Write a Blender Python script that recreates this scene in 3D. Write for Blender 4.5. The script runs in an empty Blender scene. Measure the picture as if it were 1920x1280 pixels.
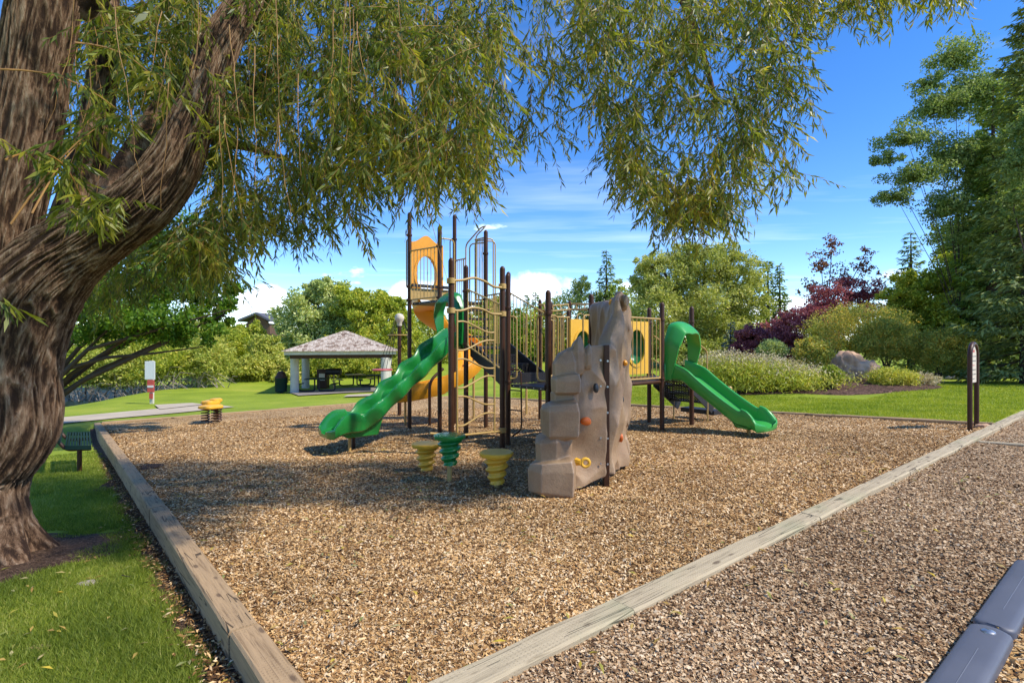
import bpy, bmesh, math, random
import numpy as np
from mathutils import Vector, Matrix, noise as mnoise

scene = bpy.context.scene
R = math.radians
# ------------------------------------------------------------------ camera, sky, sun, exposure
cam_d = bpy.data.cameras.new('camera'); cam = bpy.data.objects.new('camera', cam_d)
scene.collection.objects.link(cam); scene.camera = cam
cam.location = (0, 0, 1.5); cam.rotation_euler = (R(90), 0, 0)
cam_d.sensor_width = 36; cam_d.lens = 18.75; cam_d.clip_start = .05; cam_d.clip_end = 3000
SUN_EL, SUN_AZ = 51, 110          # azimuth clockwise from +Y (view direction)
sun_dir = Vector((math.sin(R(SUN_AZ))*math.cos(R(SUN_EL)), math.cos(R(SUN_AZ))*math.cos(R(SUN_EL)), math.sin(R(SUN_EL))))
sd = bpy.data.lights.new('sun', 'SUN'); sd.energy = 3.0; sd.angle = R(2); sd.color = (1, .93, .82)
so = bpy.data.objects.new('sun', sd); scene.collection.objects.link(so)
so.rotation_euler = sun_dir.to_track_quat('Z', 'Y').to_euler()
world = bpy.data.worlds.new('World'); scene.world = world; world.use_nodes = True
wn = world.node_tree; wn.nodes.clear()
def N(t, ty, **k):
    n = t.nodes.new(ty)
    for a, v in k.items():
        if a.startswith('i_'):
            key = a[2:]
            key = int(key) if key.isdigit() else key.replace('_', ' ')
            n.inputs[key].default_value = v
        else: setattr(n, a, v)
    return n
def build_world():
    t = wn; L = t.links.new
    sky = N(t, 'ShaderNodeTexSky', sky_type='NISHITA', sun_disc=False, sun_elevation=R(SUN_EL), sun_rotation=R(SUN_AZ))
    sky.altitude = 2500; sky.air_density = 1.0; sky.dust_density = .05; sky.ozone_density = 1.6
    hs = N(t, 'ShaderNodeHueSaturation', i_Saturation=1.32, i_Value=1.0, i_Hue=.508)
    L(sky.outputs[0], hs.inputs['Color'])
    tc = N(t, 'ShaderNodeTexCoord'); sep = N(t, 'ShaderNodeSeparateXYZ'); L(tc.outputs['Generated'], sep.inputs[0])
    # wisps: noise stretched along the horizon on a high flat layer
    def M(op, a, b=None, c=None, clamp=False):
        m = N(t, 'ShaderNodeMath', operation=op, use_clamp=clamp)
        for i, v in enumerate((a, b, c)):
            if v is None: continue
            if isinstance(v, (int, float)): m.inputs[i].default_value = v
            else: L(v, m.inputs[i])
        return m.outputs[0]
    zc = M('MAXIMUM', sep.outputs[2], .03)
    lx = M('DIVIDE', sep.outputs[0], zc); ly = M('DIVIDE', sep.outputs[1], zc)
    cb = N(t, 'ShaderNodeCombineXYZ'); L(lx, cb.inputs[0]); L(ly, cb.inputs[1])
    mp = N(t, 'ShaderNodeMapping'); mp.inputs['Scale'].default_value = (.35, 1.1, 1); mp.inputs['Rotation'].default_value = (0, 0, .5)
    L(cb.outputs[0], mp.inputs[0])
    nz = N(t, 'ShaderNodeTexNoise', i_Scale=.7, i_Detail=5, i_Roughness=.6); L(mp.outputs[0], nz.inputs[0])
    wisp = M('MULTIPLY', M('SUBTRACT', nz.outputs[0], .52, clamp=True), 1.1, clamp=True)
    # fair weather cumulus low over the trees
    mp2 = N(t, 'ShaderNodeMapping'); mp2.inputs['Scale'].default_value = (5.5, 5.5, 16); mp2.inputs['Location'].default_value = (2.2, 0, 1.3); L(tc.outputs['Generated'], mp2.inputs[0])
    n2 = N(t, 'ShaderNodeTexNoise', i_Scale=1.0, i_Detail=7, i_Roughness=.55); L(mp2.outputs[0], n2.inputs[0])
    band = N(t, 'ShaderNodeMapRange', i_1=.16, i_2=.05); band.clamp = True; L(sep.outputs[2], band.inputs[0])
    cum = M('MULTIPLY', M('SUBTRACT', M('ADD', n2.outputs[0], M('MULTIPLY', band.outputs[0], .25)), .72, clamp=True), 12, clamp=True)
    hz = N(t, 'ShaderNodeMapRange', i_1=.32, i_2=0.0); hz.clamp = True; L(sep.outputs[2], hz.inputs[0])
    ux = M('DIVIDE', sep.outputs[0], M('MAXIMUM', sep.outputs[1], .05)); vz = M('DIVIDE', sep.outputs[2], M('MAXIMUM', sep.outputs[1], .05))
    n3 = N(t, 'ShaderNodeTexNoise', i_Scale=19, i_Detail=7, i_Roughness=.6); L(tc.outputs['Generated'], n3.inputs[0])
    for (u0, v0, su, sv) in ((.045, .10, .085, .034), (-.17, .09, .075, .03), (-.50, .075, .12, .035), (.30, .06, .05, .02), (-1.3, .12, .2, .05), (1.5, .14, .2, .05)):
        a_ = M('DIVIDE', M('SUBTRACT', ux, u0), su); b_ = M('DIVIDE', M('SUBTRACT', vz, v0), sv)
        q_ = M('SUBTRACT', 1.0, M('ADD', M('MULTIPLY', a_, a_), M('MULTIPLY', b_, b_)))
        cum = M('MAXIMUM', cum, M('MULTIPLY', M('ADD', M('MULTIPLY', M('MAXIMUM', q_, -1.0), .45), M('SUBTRACT', n3.outputs[0], .52)), 3.2, clamp=True))
    front = M('GREATER_THAN', sep.outputs[1], 0.05); cum = M('MULTIPLY', cum, front)
    f = M('MAXIMUM', wisp, cum); f = M('ADD', f, M('MULTIPLY', hz.outputs[0], .02), clamp=True)
    f = M('MULTIPLY', f, .8)
    mx = N(t, 'ShaderNodeMix', data_type='RGBA'); L(f, mx.inputs[0]); L(hs.outputs[0], mx.inputs[6]); mx.inputs[7].default_value = (7.6, 8.1, 9.0, 1)
    bg = N(t, 'ShaderNodeBackground', i_Strength=.15); L(mx.outputs[2], bg.inputs[0])
    out = N(t, 'ShaderNodeOutputWorld'); L(bg.outputs[0], out.inputs[0])
build_world()
scene.view_settings.view_transform = 'Standard'; scene.view_settings.look = 'None'
scene.view_settings.exposure = .90; scene.view_settings.gamma = 1
scene.render.engine = 'CYCLES'

# ------------------------------------------------------------------ helpers
rng = np.random.default_rng(7); random.seed(7)
COL = scene.collection
E1, E2 = (.778, .628), (-.628, .778)
def XY(a, b): return (E1[0]*a+E2[0]*b, E1[1]*a+E2[1]*b)
def ab(x, y): return (E1[0]*x+E1[1]*y, E2[0]*x+E2[1]*y)
def P(a, b, z): x, y = XY(a, b); return Vector((x, y, z))
def W(px, py, d): return Vector(((px-960)/1000*d, d, 1.5+(640-py)/1000*d))
def sstep(e0, e1, x):
    t = np.clip((x-e0)/(e1-e0), 0, 1); return t*t*(3-2*t)
def aleft(b): return .70-.0186*(np.clip(b, -10, 40)-1.93)
def tz(a, b):
    """height of the natural ground"""
    a = np.asarray(a, float); b = np.asarray(b, float)
    z = .0875-.05*np.clip(b, -30, 32)
    al = aleft(b)
    left = sstep(.12, -.12, a-al)*sstep(19.5, 17, b)
    z = z-left*(.11+.012*np.clip(b-2, 0, 14))
    z = z+.05*np.clip(b-34, 0, 12)*sstep(1, 10, a) + .02*np.clip(b-46, 0, 60)
    z = z+.052*np.clip(a-15, 0, 22)*sstep(12, 26, b)
    # pond hollow
    pond = sstep(1.5, -1.5, a-.6*(b-33))*sstep(29, 33.5, b)*sstep(60, 46, b)
    z = z-pond*1.1
    z = z+.3*np.exp(-((a-3.5)**2/18+(b-33)**2/30))
    # planting bed berm
    z = z+.28*np.exp(-((a-23)**2/14+(b-8.5)**2/12))
    return z
def hit(px, py, dmax=90):
    d = 1.2
    while d < dmax:
        p = W(px, py, d); a, b = ab(p.x, p.y)
        if p.z <= float(tz(a, b)): return p
        d *= 1.004
    return p
def gz(x, y): a, b = ab(x, y); return float(tz(a, b))

WM = {}
def link(o): COL.objects.link(o); return o
def props(o, label=None, cat=None, group=None, kind=None):
    if label: o['label'] = label
    if cat: o['category'] = cat
    if group: o['group'] = group
    if kind: o['kind'] = kind
    return o
def thing(name, loc, label, cat, group=None, rz=0):
    o = bpy.data.objects.new(name, None); link(o); o.empty_display_size = .2
    o.location = loc; o.rotation_euler = (0, 0, rz)
    WM[o.name] = Matrix.Translation(Vector(loc)) @ Matrix.Rotation(rz, 4, 'Z')
    return props(o, label, cat, group)
class MB:
    def __init__(s): s.v = []; s.f = []
    def add(s, vs, fs):
        n = len(s.v); s.v += [tuple(v) for v in vs]; s.f += [tuple(i+n for i in f) for f in fs]
    def box(s, c, size, rot=None):
        hx, hy, hz = [k/2 for k in size]
        vs = [Vector((x, y, z)) for x in (-hx, hx) for y in (-hy, hy) for z in (-hz, hz)]
        if rot is not None: vs = [rot @ v for v in vs]
        vs = [v+Vector(c) for v in vs]
        s.add(vs, [(0,1,3,2),(4,6,7,5),(0,4,5,1),(2,3,7,6),(0,2,6,4),(1,5,7,3)])
    def tube(s, pts, r, seg=10, cap=True, dome=False):
        pts = [Vector(p) for p in pts]; n = len(pts)
        rs = r if isinstance(r, (list, tuple, np.ndarray)) else [r]*n
        up = None; base = len(s.v)
        for i, p in enumerate(pts):
            t = (pts[min(i+1, n-1)]-pts[max(i-1, 0)])
            t = t.normalized() if t.length > 1e-9 else Vector((0, 0, 1))
            if up is None: up = (Vector((0, 0, 1)) if abs(t.z) < .9 else Vector((1, 0, 0)))
            u = (up-t*up.dot(t)); u = u.normalized() if u.length > 1e-6 else t.orthogonal().normalized()
            up = u; w = t.cross(u)
            for k in range(seg):
                an = 2*math.pi*k/seg
                s.v.append(tuple(p+(u*math.cos(an)+w*math.sin(an))*rs[i]))
        for i in range(n-1):
            for k in range(seg):
                a = base+i*seg+k; b = base+i*seg+(k+1) % seg
                s.f.append((a, b, b+seg, a+seg))
        if cap:
            s.f.append(tuple(base+k for k in range(seg))[::-1]); s.f.append(tuple(base+(n-1)*seg+k for k in range(seg)))
    def lathe(s, prof, c, seg=24, wob=None):
        base = len(s.v); n = len(prof)
        for i, (r, z) in enumerate(prof):
            for k in range(seg):
                an = 2*math.pi*k/seg; rr, zz = (r, z) if wob is None else wob(r, z, an, i)
                s.v.append((c[0]+rr*math.cos(an), c[1]+rr*math.sin(an), c[2]+zz))
        for i in range(n-1):
            for k in range(seg):
                a = base+i*seg+k; b = base+i*seg+(k+1) % seg
                s.f.append((a, b, b+seg, a+seg))
        s.f.append(tuple(base+k for k in range(seg))[::-1]); s.f.append(tuple(base+(n-1)*seg+k for k in range(seg)))
    def grid(s, rows, closed=False):
        base = len(s.v); n = len(rows); m = len(rows[0])
        for r in rows: s.v += [tuple(p) for p in r]
        for i in range(n-1):
            for k in range(m if closed else m-1):
                a = base+i*m+k; b = base+i*m+(k+1) % m
                s.f.append((a, b, b+m, a+m))
    def cap_ring(s, start, m, flip=False):
        f = tuple(start+k for k in range(m)); s.f.append(f[::-1] if flip else f)
    def hull(s, pts):
        bm = bmesh.new(); vs = [bm.verts.new(p) for p in pts]
        r = bmesh.ops.convex_hull(bm, input=vs)
        for v in [v for v in bm.verts if not v.link_faces]: bm.verts.remove(v)
        bm.verts.index_update(); s.add([v.co[:] for v in bm.verts], [[v.index for v in f.verts] for f in bm.faces]); bm.free()
    def mesh(s, name, mat, M=None, smooth=True):
        me = bpy.data.meshes.new(name); vs = s.v
        if M is not None:
            A = np.array(vs, float); Mi = np.array(M); A = A @ Mi[:3, :3].T + Mi[:3, 3]; vs = A.tolist()
        me.from_pydata(vs, [], s.f); me.materials.append(mat)
        if smooth:
            me.polygons.foreach_set('use_smooth', [True]*len(me.polygons))
            try: me.set_sharp_from_angle(angle=R(38))
            except Exception: pass
        me.update(); return me
def obj(name, mb, mat, parent=None, smooth=True, bevel=0, label=None, cat=None, group=None, kind=None, fix=True):
    Mp = WM[parent.name] if parent is not None else Matrix.Identity(4)
    me = mb.mesh(name, mat, Mp.inverted() if parent is not None else None, smooth)
    if fix:
        bm = bmesh.new(); bm.from_mesh(me); bmesh.ops.recalc_face_normals(bm, faces=bm.faces); bm.to_mesh(me); bm.free()
    o = bpy.data.objects.new(name, me); link(o)
    if parent is not None: o.parent = parent
    WM[o.name] = Mp
    if bevel:
        m = o.modifiers.new('bevel', 'BEVEL'); m.width = bevel; m.segments = 2; m.limit_method = 'ANGLE'; m.angle_limit = R(40)
    return props(o, label, cat, group, kind)
def inst(name, me, parent, M, **k):
    """object sharing mesh data, placed by world matrix M"""
    o = bpy.data.objects.new(name, me); link(o)
    if parent is not None: o.parent = parent; o.matrix_local = WM[parent.name].inverted() @ M
    else: o.matrix_world = M
    WM[o.name] = M
    return props(o, **k)
def copy_tree(o, loc, rz=None, sc=None, label=None):
    c = o.copy(); link(c); c.location = loc
    if rz is not None: c.rotation_euler = (0, 0, rz)
    if sc: c.scale = (sc, sc, sc)
    if label: c['label'] = label
    for ch in o.children:
        d = ch.copy(); link(d); d.parent = c
        for g in ch.children:
            e = g.copy(); link(e); e.parent = d
    return c
def np_mesh(name, V, F, mat, k, rnd=None, M=None):
    """V (n,3), F (m,k) one polygon size; rnd one value per face"""
    if M is not None:
        A = np.array(M); V = V @ A[:3, :3].T + A[:3, 3]
    me = bpy.data.meshes.new(name); nf = len(F)
    me.vertices.add(len(V)); me.vertices.foreach_set('co', np.ascontiguousarray(V, np.float32).ravel())
    me.loops.add(nf*k); me.loops.foreach_set('vertex_index', np.ascontiguousarray(F, np.int32).ravel())
    me.polygons.add(nf); me.polygons.foreach_set('loop_start', np.arange(nf, dtype=np.int32)*k)
    try: me.polygons.foreach_set('loop_total', np.full(nf, k, np.int32))
    except Exception: pass
    if rnd is not None:
        at = me.attributes.new('rnd', 'FLOAT', 'FACE'); at.data.foreach_set('value', np.asarray(rnd, np.float32))
    me.update(calc_edges=True); me.materials.append(mat)
    return me
def np_obj(name, me, parent=None, **k):
    o = bpy.data.objects.new(name, me); link(o)
    if parent is not None: o.parent = parent
    WM[o.name] = WM[parent.name] if parent is not None else Matrix.Identity(4)
    return props(o, **k)
def unit(v): return v/np.maximum(np.linalg.norm(v, axis=1, keepdims=True), 1e-9)
def rdir(n, r=rng): return unit(r.normal(size=(n, 3)))
def leaf_quads(C, D, Nn, L, Wd, fold=.25):
    """pointed leaves: C base, D unit length axis, Nn rough normal"""
    S = unit(np.cross(D, Nn)); T = np.cross(S, D)
    L = np.broadcast_to(L, (len(C),))[:, None]; Wd = np.broadcast_to(Wd, (len(C),))[:, None]
    v0 = C; v1 = C+D*L*.42+S*Wd*.5+T*Wd*fold; v2 = C+D*L-T*L*.06; v3 = C+D*L*.42-S*Wd*.5+T*Wd*fold
    V = np.stack([v0, v1, v2, v3], 1).reshape(-1, 3)
    return V, np.arange(len(C)*4).reshape(-1, 4)

# ------------------------------------------------------------------ materials
MATS = {}
def newmat(name):
    m = bpy.data.materials.new(name); m.use_nodes = True; t = m.node_tree; t.nodes.clear()
    out = N(t, 'ShaderNodeOutputMaterial'); b = N(t, 'ShaderNodeBsdfPrincipled'); t.links.new(b.outputs[0], out.inputs[0])
    MATS[name] = m; return m, t, b, out
def ramp(t, fac, stops):
    r = N(t, 'ShaderNodeValToRGB'); t.links.new(fac, r.inputs[0]); e = r.color_ramp.elements
    while len(e) < len(stops): e.new(.5)
    for i, (p, c) in enumerate(stops): e[i].position = p; e[i].color = (*c, 1)
    return r.outputs[0]
def coords(t, scale=(1, 1, 1), kind='Object'):
    tc = N(t, 'ShaderNodeTexCoord'); mp = N(t, 'ShaderNodeMapping'); mp.inputs['Scale'].default_value = scale
    t.links.new(tc.outputs[kind], mp.inputs[0]); return mp.outputs[0]
def mixc(t, fac, a, b, mode='MIX'):
    m = N(t, 'ShaderNodeMix', data_type='RGBA', blend_type=mode)
    for s, v in ((0, fac), (6, a), (7, b)):
        if isinstance(v, (int, float)): m.inputs[s].default_value = v
        elif isinstance(v, tuple): m.inputs[s].default_value = (*v, 1)
        else: t.links.new(v, m.inputs[s])
    return m.outputs[2]
def bump(t, b, h, strength=.3, dist=.01):
    bp = N(t, 'ShaderNodeBump', i_Strength=strength, i_Distance=dist); t.links.new(h, bp.inputs['Height']); t.links.new(bp.outputs[0], b.inputs['Normal'])
def simple(name, col, rough=.5, var=.12, scale=6, bumps=.1, spec=.5, metal=0, dirt=None, coat=0):
    m, t, b, o = newmat(name); L = t.links.new
    co = coords(t); n = N(t, 'ShaderNodeTexNoise', i_Scale=scale, i_Detail=5, i_Roughness=.6); L(co, n.inputs[0])
    c0 = tuple(max(0, k*(1-var)) for k in col); c1 = tuple(min(1, k*(1+var)) for k in col)
    c = ramp(t, n.outputs[0], [(.3, c0), (.7, c1)])
    if dirt:
        n2 = N(t, 'ShaderNodeTexNoise', i_Scale=scale*2.7, i_Detail=8, i_Roughness=.7); L(co, n2.inputs[0])
        mr = N(t, 'ShaderNodeMapRange', i_1=.56, i_2=.78, i_4=.6); L(n2.outputs[0], mr.inputs[0]); c = mixc(t, mr.outputs[0], c, dirt)
    L(c, b.inputs['Base Color'])
    mr = N(t, 'ShaderNodeMapRange', i_3=max(.05, rough-.1), i_4=min(1, rough+.12)); L(n.outputs[0], mr.inputs[0]); L(mr.outputs[0], b.inputs['Roughness'])
    b.inputs['Specular IOR Level'].default_value = spec; b.inputs['Metallic'].default_value = metal
    if coat: b.inputs['Coat Weight'].default_value = coat; b.inputs['Coat Roughness'].default_value = .15
    if bumps:
        n3 = N(t, 'ShaderNodeTexNoise', i_Scale=scale*20, i_Detail=3); L(co, n3.inputs[0]); bump(t, b, n3.outputs[0], bumps, .003)
    return m
def leafmat(name, cols, trans=.35, rough=.55, big=.5, spec=.35, transcol=1.25):
    m, t, b, o = newmat(name); L = t.links.new
    at = N(t, 'ShaderNodeAttribute', attribute_name='rnd')
    tc = N(t, 'ShaderNodeTexCoord'); n = N(t, 'ShaderNodeTexNoise', i_Scale=big, i_Detail=3); L(tc.outputs['Object'], n.inputs[0])
    ad = N(t, 'ShaderNodeMath', operation='MULTIPLY_ADD'); L(n.outputs[0], ad.inputs[0]); ad.inputs[1].default_value = .9; ad.inputs[2].default_value = -.45
    s = N(t, 'ShaderNodeMath', operation='ADD', use_clamp=True); L(ad.outputs[0], s.inputs[0]); L(at.outputs['Fac'], s.inputs[1])
    k = len(cols); c = ramp(t, s.outputs[0], [(i/(k-1), cc) for i, cc in enumerate(cols)])
    L(c, b.inputs['Base Color']); b.inputs['Roughness'].default_value = rough; b.inputs['Specular IOR Level'].default_value = spec
    tr = N(t, 'ShaderNodeBsdfTranslucent'); tcn = mixc(t, 1.0, c, (transcol, transcol*1.02, transcol*.55), 'MULTIPLY'); L(tcn, tr.inputs[0])
    mx = N(t, 'ShaderNodeMixShader', i_0=trans); L(b.outputs[0], mx.inputs[1]); L(tr.outputs[0], mx.inputs[2]); L(mx.outputs[0], o.inputs[0])
    return m
def chipmat(name, cols, scale):
    """individual chips, one colour each"""
    m, t, b, o = newmat(name); L = t.links.new
    at = N(t, 'ShaderNodeAttribute', attribute_name='rnd')
    c = ramp(t, at.outputs['Fac'], [(i/(len(cols)-1), cc) for i, cc in enumerate(cols)])
    co = coords(t); n = N(t, 'ShaderNodeTexNoise', i_Scale=scale, i_Detail=2); L(co, n.inputs[0])
    c = mixc(t, .55, c, ramp(t, n.outputs[0], [(.3, (.62, .6, .6)), (.7, (1.2, 1.2, 1.2))]), 'MULTIPLY')
    n2 = N(t, 'ShaderNodeTexNoise', i_Scale=.45, i_Detail=3); L(co, n2.inputs[0])
    c = mixc(t, .8, c, ramp(t, n2.outputs[0], [(.38, (.8, .76, .72)), (.62, (1.12, 1.1, 1.08))]), 'MULTIPLY')
    L(c, b.inputs['Base Color']); b.inputs['Roughness'].default_value = .85; b.inputs['Specular IOR Level'].default_value = .25
    return m
def groundchips(name, cols, size=55, bs=1.0, stretch=(1, 1, 1)):
    m, t, b, o = newmat(name); L = t.links.new
    co = coords(t, stretch)
    w = N(t, 'ShaderNodeTexNoise', i_Scale=size*.4, i_Detail=2); L(co, w.inputs[0])
    wv = mixc(t, .06, co, w.outputs[1], 'ADD')
    v = N(t, 'ShaderNodeTexVoronoi', i_Scale=size, i_Randomness=1); L(wv, v.inputs['Vector'])
    sp = N(t, 'ShaderNodeSeparateColor'); L(v.outputs['Color'], sp.inputs[0])
    c = ramp(t, sp.outputs[0], [(i/(len(cols)-1), cc) for i, cc in enumerate(cols)])
    e = N(t, 'ShaderNodeTexVoronoi', feature='DISTANCE_TO_EDGE', i_Scale=size); L(wv, e.inputs['Vector'])
    er = N(t, 'ShaderNodeMapRange', i_1=0, i_2=.12, i_3=.35, i_4=1); L(e.outputs[0], er.inputs[0])
    c = mixc(t, 1, c, ramp(t, er.outputs[0], [(0, (0, 0, 0)), (1, (1, 1, 1))]), 'MULTIPLY')
    n2 = N(t, 'ShaderNodeTexNoise', i_Scale=.45, i_Detail=3); L(coords(t), n2.inputs[0])
    c = mixc(t, .8, c, ramp(t, n2.outputs[0], [(.38, (.8, .76, .72)), (.62, (1.12, 1.1, 1.08))]), 'MULTIPLY')
    L(c, b.inputs['Base Color']); b.inputs['Roughness'].default_value = .9; b.inputs['Specular IOR Level'].default_value = .2
    h = N(t, 'ShaderNodeMath', operation='ADD'); L(sp.outputs[1], h.inputs[0]); L(er.outputs[0], h.inputs[1])
    bump(t, b, h.outputs[0], .9*bs, .012)
    return m
MUL = [(.09,.042,.016), (.26,.135,.05), (.46,.262,.095), (.60,.38,.155), (.73,.51,.26), (.86,.69,.45)]
GRV = [(.08,.043,.02), (.25,.14,.065), (.42,.265,.135), (.54,.375,.205), (.65,.485,.295), (.76,.61,.41)]
m_mulch = groundchips('mulch', MUL, 42); m_chip = chipmat('mulch_chips', MUL, 60)
m_gravel = groundchips('gravel', GRV, 48); m_gchip = chipmat('gravel_chips', GRV, 60)
m_bark_bed = groundchips('bark_bed', [(.03,.018,.012),(.09,.05,.035),(.16,.09,.065),(.22,.13,.10)], 20)
m_soil = groundchips('soil', [(.05,.03,.018),(.10,.06,.036),(.15,.095,.06),(.2,.13,.09)], 60)
def lawnmat():
    m, t, b, o = newmat('lawn'); L = t.links.new; co = coords(t)
    n = N(t, 'ShaderNodeTexNoise', i_Scale=.5, i_Detail=4); L(co, n.inputs[0])
    n2 = N(t, 'ShaderNodeTexNoise', i_Scale=28, i_Detail=6, i_Roughness=.75); L(co, n2.inputs[0])
    c = ramp(t, n.outputs[0], [(.3, (.19,.26,.02)), (.55, (.27,.34,.03)), (.75, (.36,.38,.05))])
    c = mixc(t, .85, c, ramp(t, n2.outputs[0], [(.25, (.42,.45,.4)), (.5, (.95,.95,.9)), (.75, (1.35,1.3,1.2))]), 'MULTIPLY')
    L(c, b.inputs['Base Color']); b.inputs['Roughness'].default_value = .8; b.inputs['Specular IOR Level'].default_value = .15
    bump(t, b, n2.outputs[0], .7, .03); return m
m_lawn = lawnmat()
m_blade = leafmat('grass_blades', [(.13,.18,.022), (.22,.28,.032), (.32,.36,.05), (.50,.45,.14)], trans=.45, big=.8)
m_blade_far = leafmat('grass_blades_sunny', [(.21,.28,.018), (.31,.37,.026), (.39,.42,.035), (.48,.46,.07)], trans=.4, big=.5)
def woodmat(name, base, dark, green=None):
    m, t, b, o = newmat(name); L = t.links.new
    oi = N(t, 'ShaderNodeObjectInfo'); tc = N(t, 'ShaderNodeTexCoord')
    ad = N(t, 'ShaderNodeVectorMath', operation='ADD'); L(tc.outputs['Object'], ad.inputs[0]); L(oi.outputs['Random'], ad.inputs[1])
    mp = N(t, 'ShaderNodeMapping'); mp.inputs['Scale'].default_value = (.9, 16, 16); L(ad.outputs[0], mp.inputs[0])
    n = N(t, 'ShaderNodeTexNoise', i_Scale=3, i_Detail=8, i_Roughness=.65, i_Distortion=.6); L(mp.outputs[0], n.inputs[0])
    c = ramp(t, n.outputs[0], [(.28, dark), (.45, base), (.6, tuple(k*1.18 for k in base)), (.75, tuple(k*.8 for k in base))])
    # long drying cracks
    mp2 = N(t, 'ShaderNodeMapping'); mp2.inputs['Scale'].default_value = (.8, 22, 9); L(ad.outputs[0], mp2.inputs[0])
    v = N(t, 'ShaderNodeTexVoronoi', feature='DISTANCE_TO_EDGE', i_Scale=1); L(mp2.outputs[0], v.inputs['Vector'])
    nn = N(t, 'ShaderNodeTexNoise', i_Scale=2.2, i_Detail=2); L(ad.outputs[0], nn.inputs[0])
    cr = N(t, 'ShaderNodeMapRange', i_1=.0, i_2=.035); L(v.outputs[0], cr.inputs[0])
    g = N(t, 'ShaderNodeMath', operation='GREATER_THAN'); L(nn.outputs[0], g.inputs[0]); g.inputs[1].default_value = .52
    iv = N(t, 'ShaderNodeMath', operation='SUBTRACT'); iv.inputs[0].default_value = 1; L(cr.outputs[0], iv.inputs[1])
    ck = N(t, 'ShaderNodeMath', operation='MULTIPLY'); L(iv.outputs[0], ck.inputs[0]); L(g.outputs[0], ck.inputs[1])
    c = mixc(t, ck.outputs[0], c, (.04, .028, .018))
    # knots
    mp3 = N(t, 'ShaderNodeMapping'); mp3.inputs['Scale'].default_value = (3.3, 9, 9); L(ad.outputs[0], mp3.inputs[0])
    k = N(t, 'ShaderNodeTexVoronoi', i_Scale=1); L(mp3.outputs[0], k.inputs['Vector'])
    kr = N(t, 'ShaderNodeMapRange', i_1=.10, i_2=.17, i_3=.75, i_4=0); L(k.outputs[0], kr.inputs[0]); c = mixc(t, kr.outputs[0], c, (.09, .055, .035))
    # small incising marks
    mp4 = N(t, 'ShaderNodeMapping'); mp4.inputs['Scale'].default_value = (40, 60, 60); L(tc.outputs['Object'], mp4.inputs[0])
    i4 = N(t, 'ShaderNodeTexVoronoi', i_Scale=1, i_Randomness=.15); L(mp4.outputs[0], i4.inputs['Vector'])
    ir = N(t, 'ShaderNodeMapRange', i_1=.12, i_2=.25, i_3=.5, i_4=0); L(i4.outputs[0], ir.inputs[0]); c = mixc(t, ir.outputs[0], c, tuple(k*.35 for k in base))
    if green:
        n5 = N(t, 'ShaderNodeTexNoise', i_Scale=1.7, i_Detail=4); L(ad.outputs[0], n5.inputs[0])
        gr = N(t, 'ShaderNodeMapRange', i_1=.5, i_2=.75, i_4=.55); L(n5.outputs[0], gr.inputs[0]); c = mixc(t, gr.outputs[0], c, green)
    L(c, b.inputs['Base Color']); b.inputs['Roughness'].default_value = .82; b.inputs['Specular IOR Level'].default_value = .25
    h = N(t, 'ShaderNodeMath', operation='SUBTRACT'); L(n.outputs[0], h.inputs[0]); L(ck.outputs[0], h.inputs[1]); bump(t, b, h.outputs[0], .7, .006)
    return m
m_timber = woodmat('weathered_timber', (.37,.25,.135), (.16,.10,.052))
m_timber_g = woodmat('grey_timber', (.41,.335,.215), (.20,.155,.095), green=(.29,.30,.17))
m_brown = simple('brown_powder_coat', (.060,.024,.011), .42, .2, 3, .05, dirt=(.10,.055,.03), spec=.3)
m_tan = simple('tan_powder_coat', (.47,.31,.10), .42, .1, 3, .05, dirt=(.30,.2,.09))
m_green = simple('green_plastic', (.012,.20,.035), .26, .08, 1.5, .02, dirt=(.03,.22,.06), coat=.3)
m_green2 = simple('lighter_green_plastic', (.035,.32,.055), .33, .08, 1.5, .02, dirt=(.07,.3,.09), coat=.15)  # lighter green than the left slide, for the right slide and its hood
m_yel = simple('yellow_plastic', (.78,.43,.035), .38, .08, 2, .04, dirt=(.5,.32,.08))
m_gold = simple('amber_plastic', (.80,.34,.018), .36, .1, 1.4, .03, dirt=(.55,.27,.05))
m_orange = simple('orange_hold', (.62,.13,.015), .45, .1, 8, .1)
m_black = simple('black_vinyl', (.018,.016,.018), .5, .2, 6, .1, dirt=(.05,.04,.035))
m_darkhold = simple('charcoal_hold', (.035,.037,.037), .5, .15, 8, .1)
m_steel = simple('steel', (.5,.5,.5), .35, .1, 8, .02, metal=.9)
m_concrete = simple('concrete', (.24,.21,.18), .85, .16, 2, .3, dirt=(.33,.29,.23))
m_column = simple('column_concrete', (.58,.54,.46), .85, .12, 1.5, .3, dirt=(.4,.36,.3))
m_path = simple('path', (.46,.38,.27), .9, .14, 1.3, .4, dirt=(.42,.36,.24))
m_whitep = simple('white_sign', (.72,.72,.70), .5, .05, 3, .02)
m_redp = simple('red_sign', (.55,.08,.06), .5, .1, 3, .02)
m_wgreen = simple('dark_green_coat', (.010,.032,.022), .6, .15, 5, .05, spec=.25)
m_greyplast = simple('slate_plastic', (.095,.10,.12), .5, .1, 2, .06, dirt=(.14,.14,.155))
m_house = simple('brown_siding', (.13,.07,.045), .8, .12, 1, .1)
m_roofd = simple('dark_roof', (.10,.10,.12), .8, .15, 2, .2)
m_red = simple('red_seat', (.45,.10,.08), .5, .1, 3, .05)
m_rope = simple('rope', (.03,.03,.03), .8, .1, 10, .1)
m_cream = simple('cream_panel', (.66,.58,.44), .55, .06, 4, .02, dirt=(.5,.42,.3))
m_graystem = simple('grey_stems', (.30,.25,.19), .9, .2, 3, .2)
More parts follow.
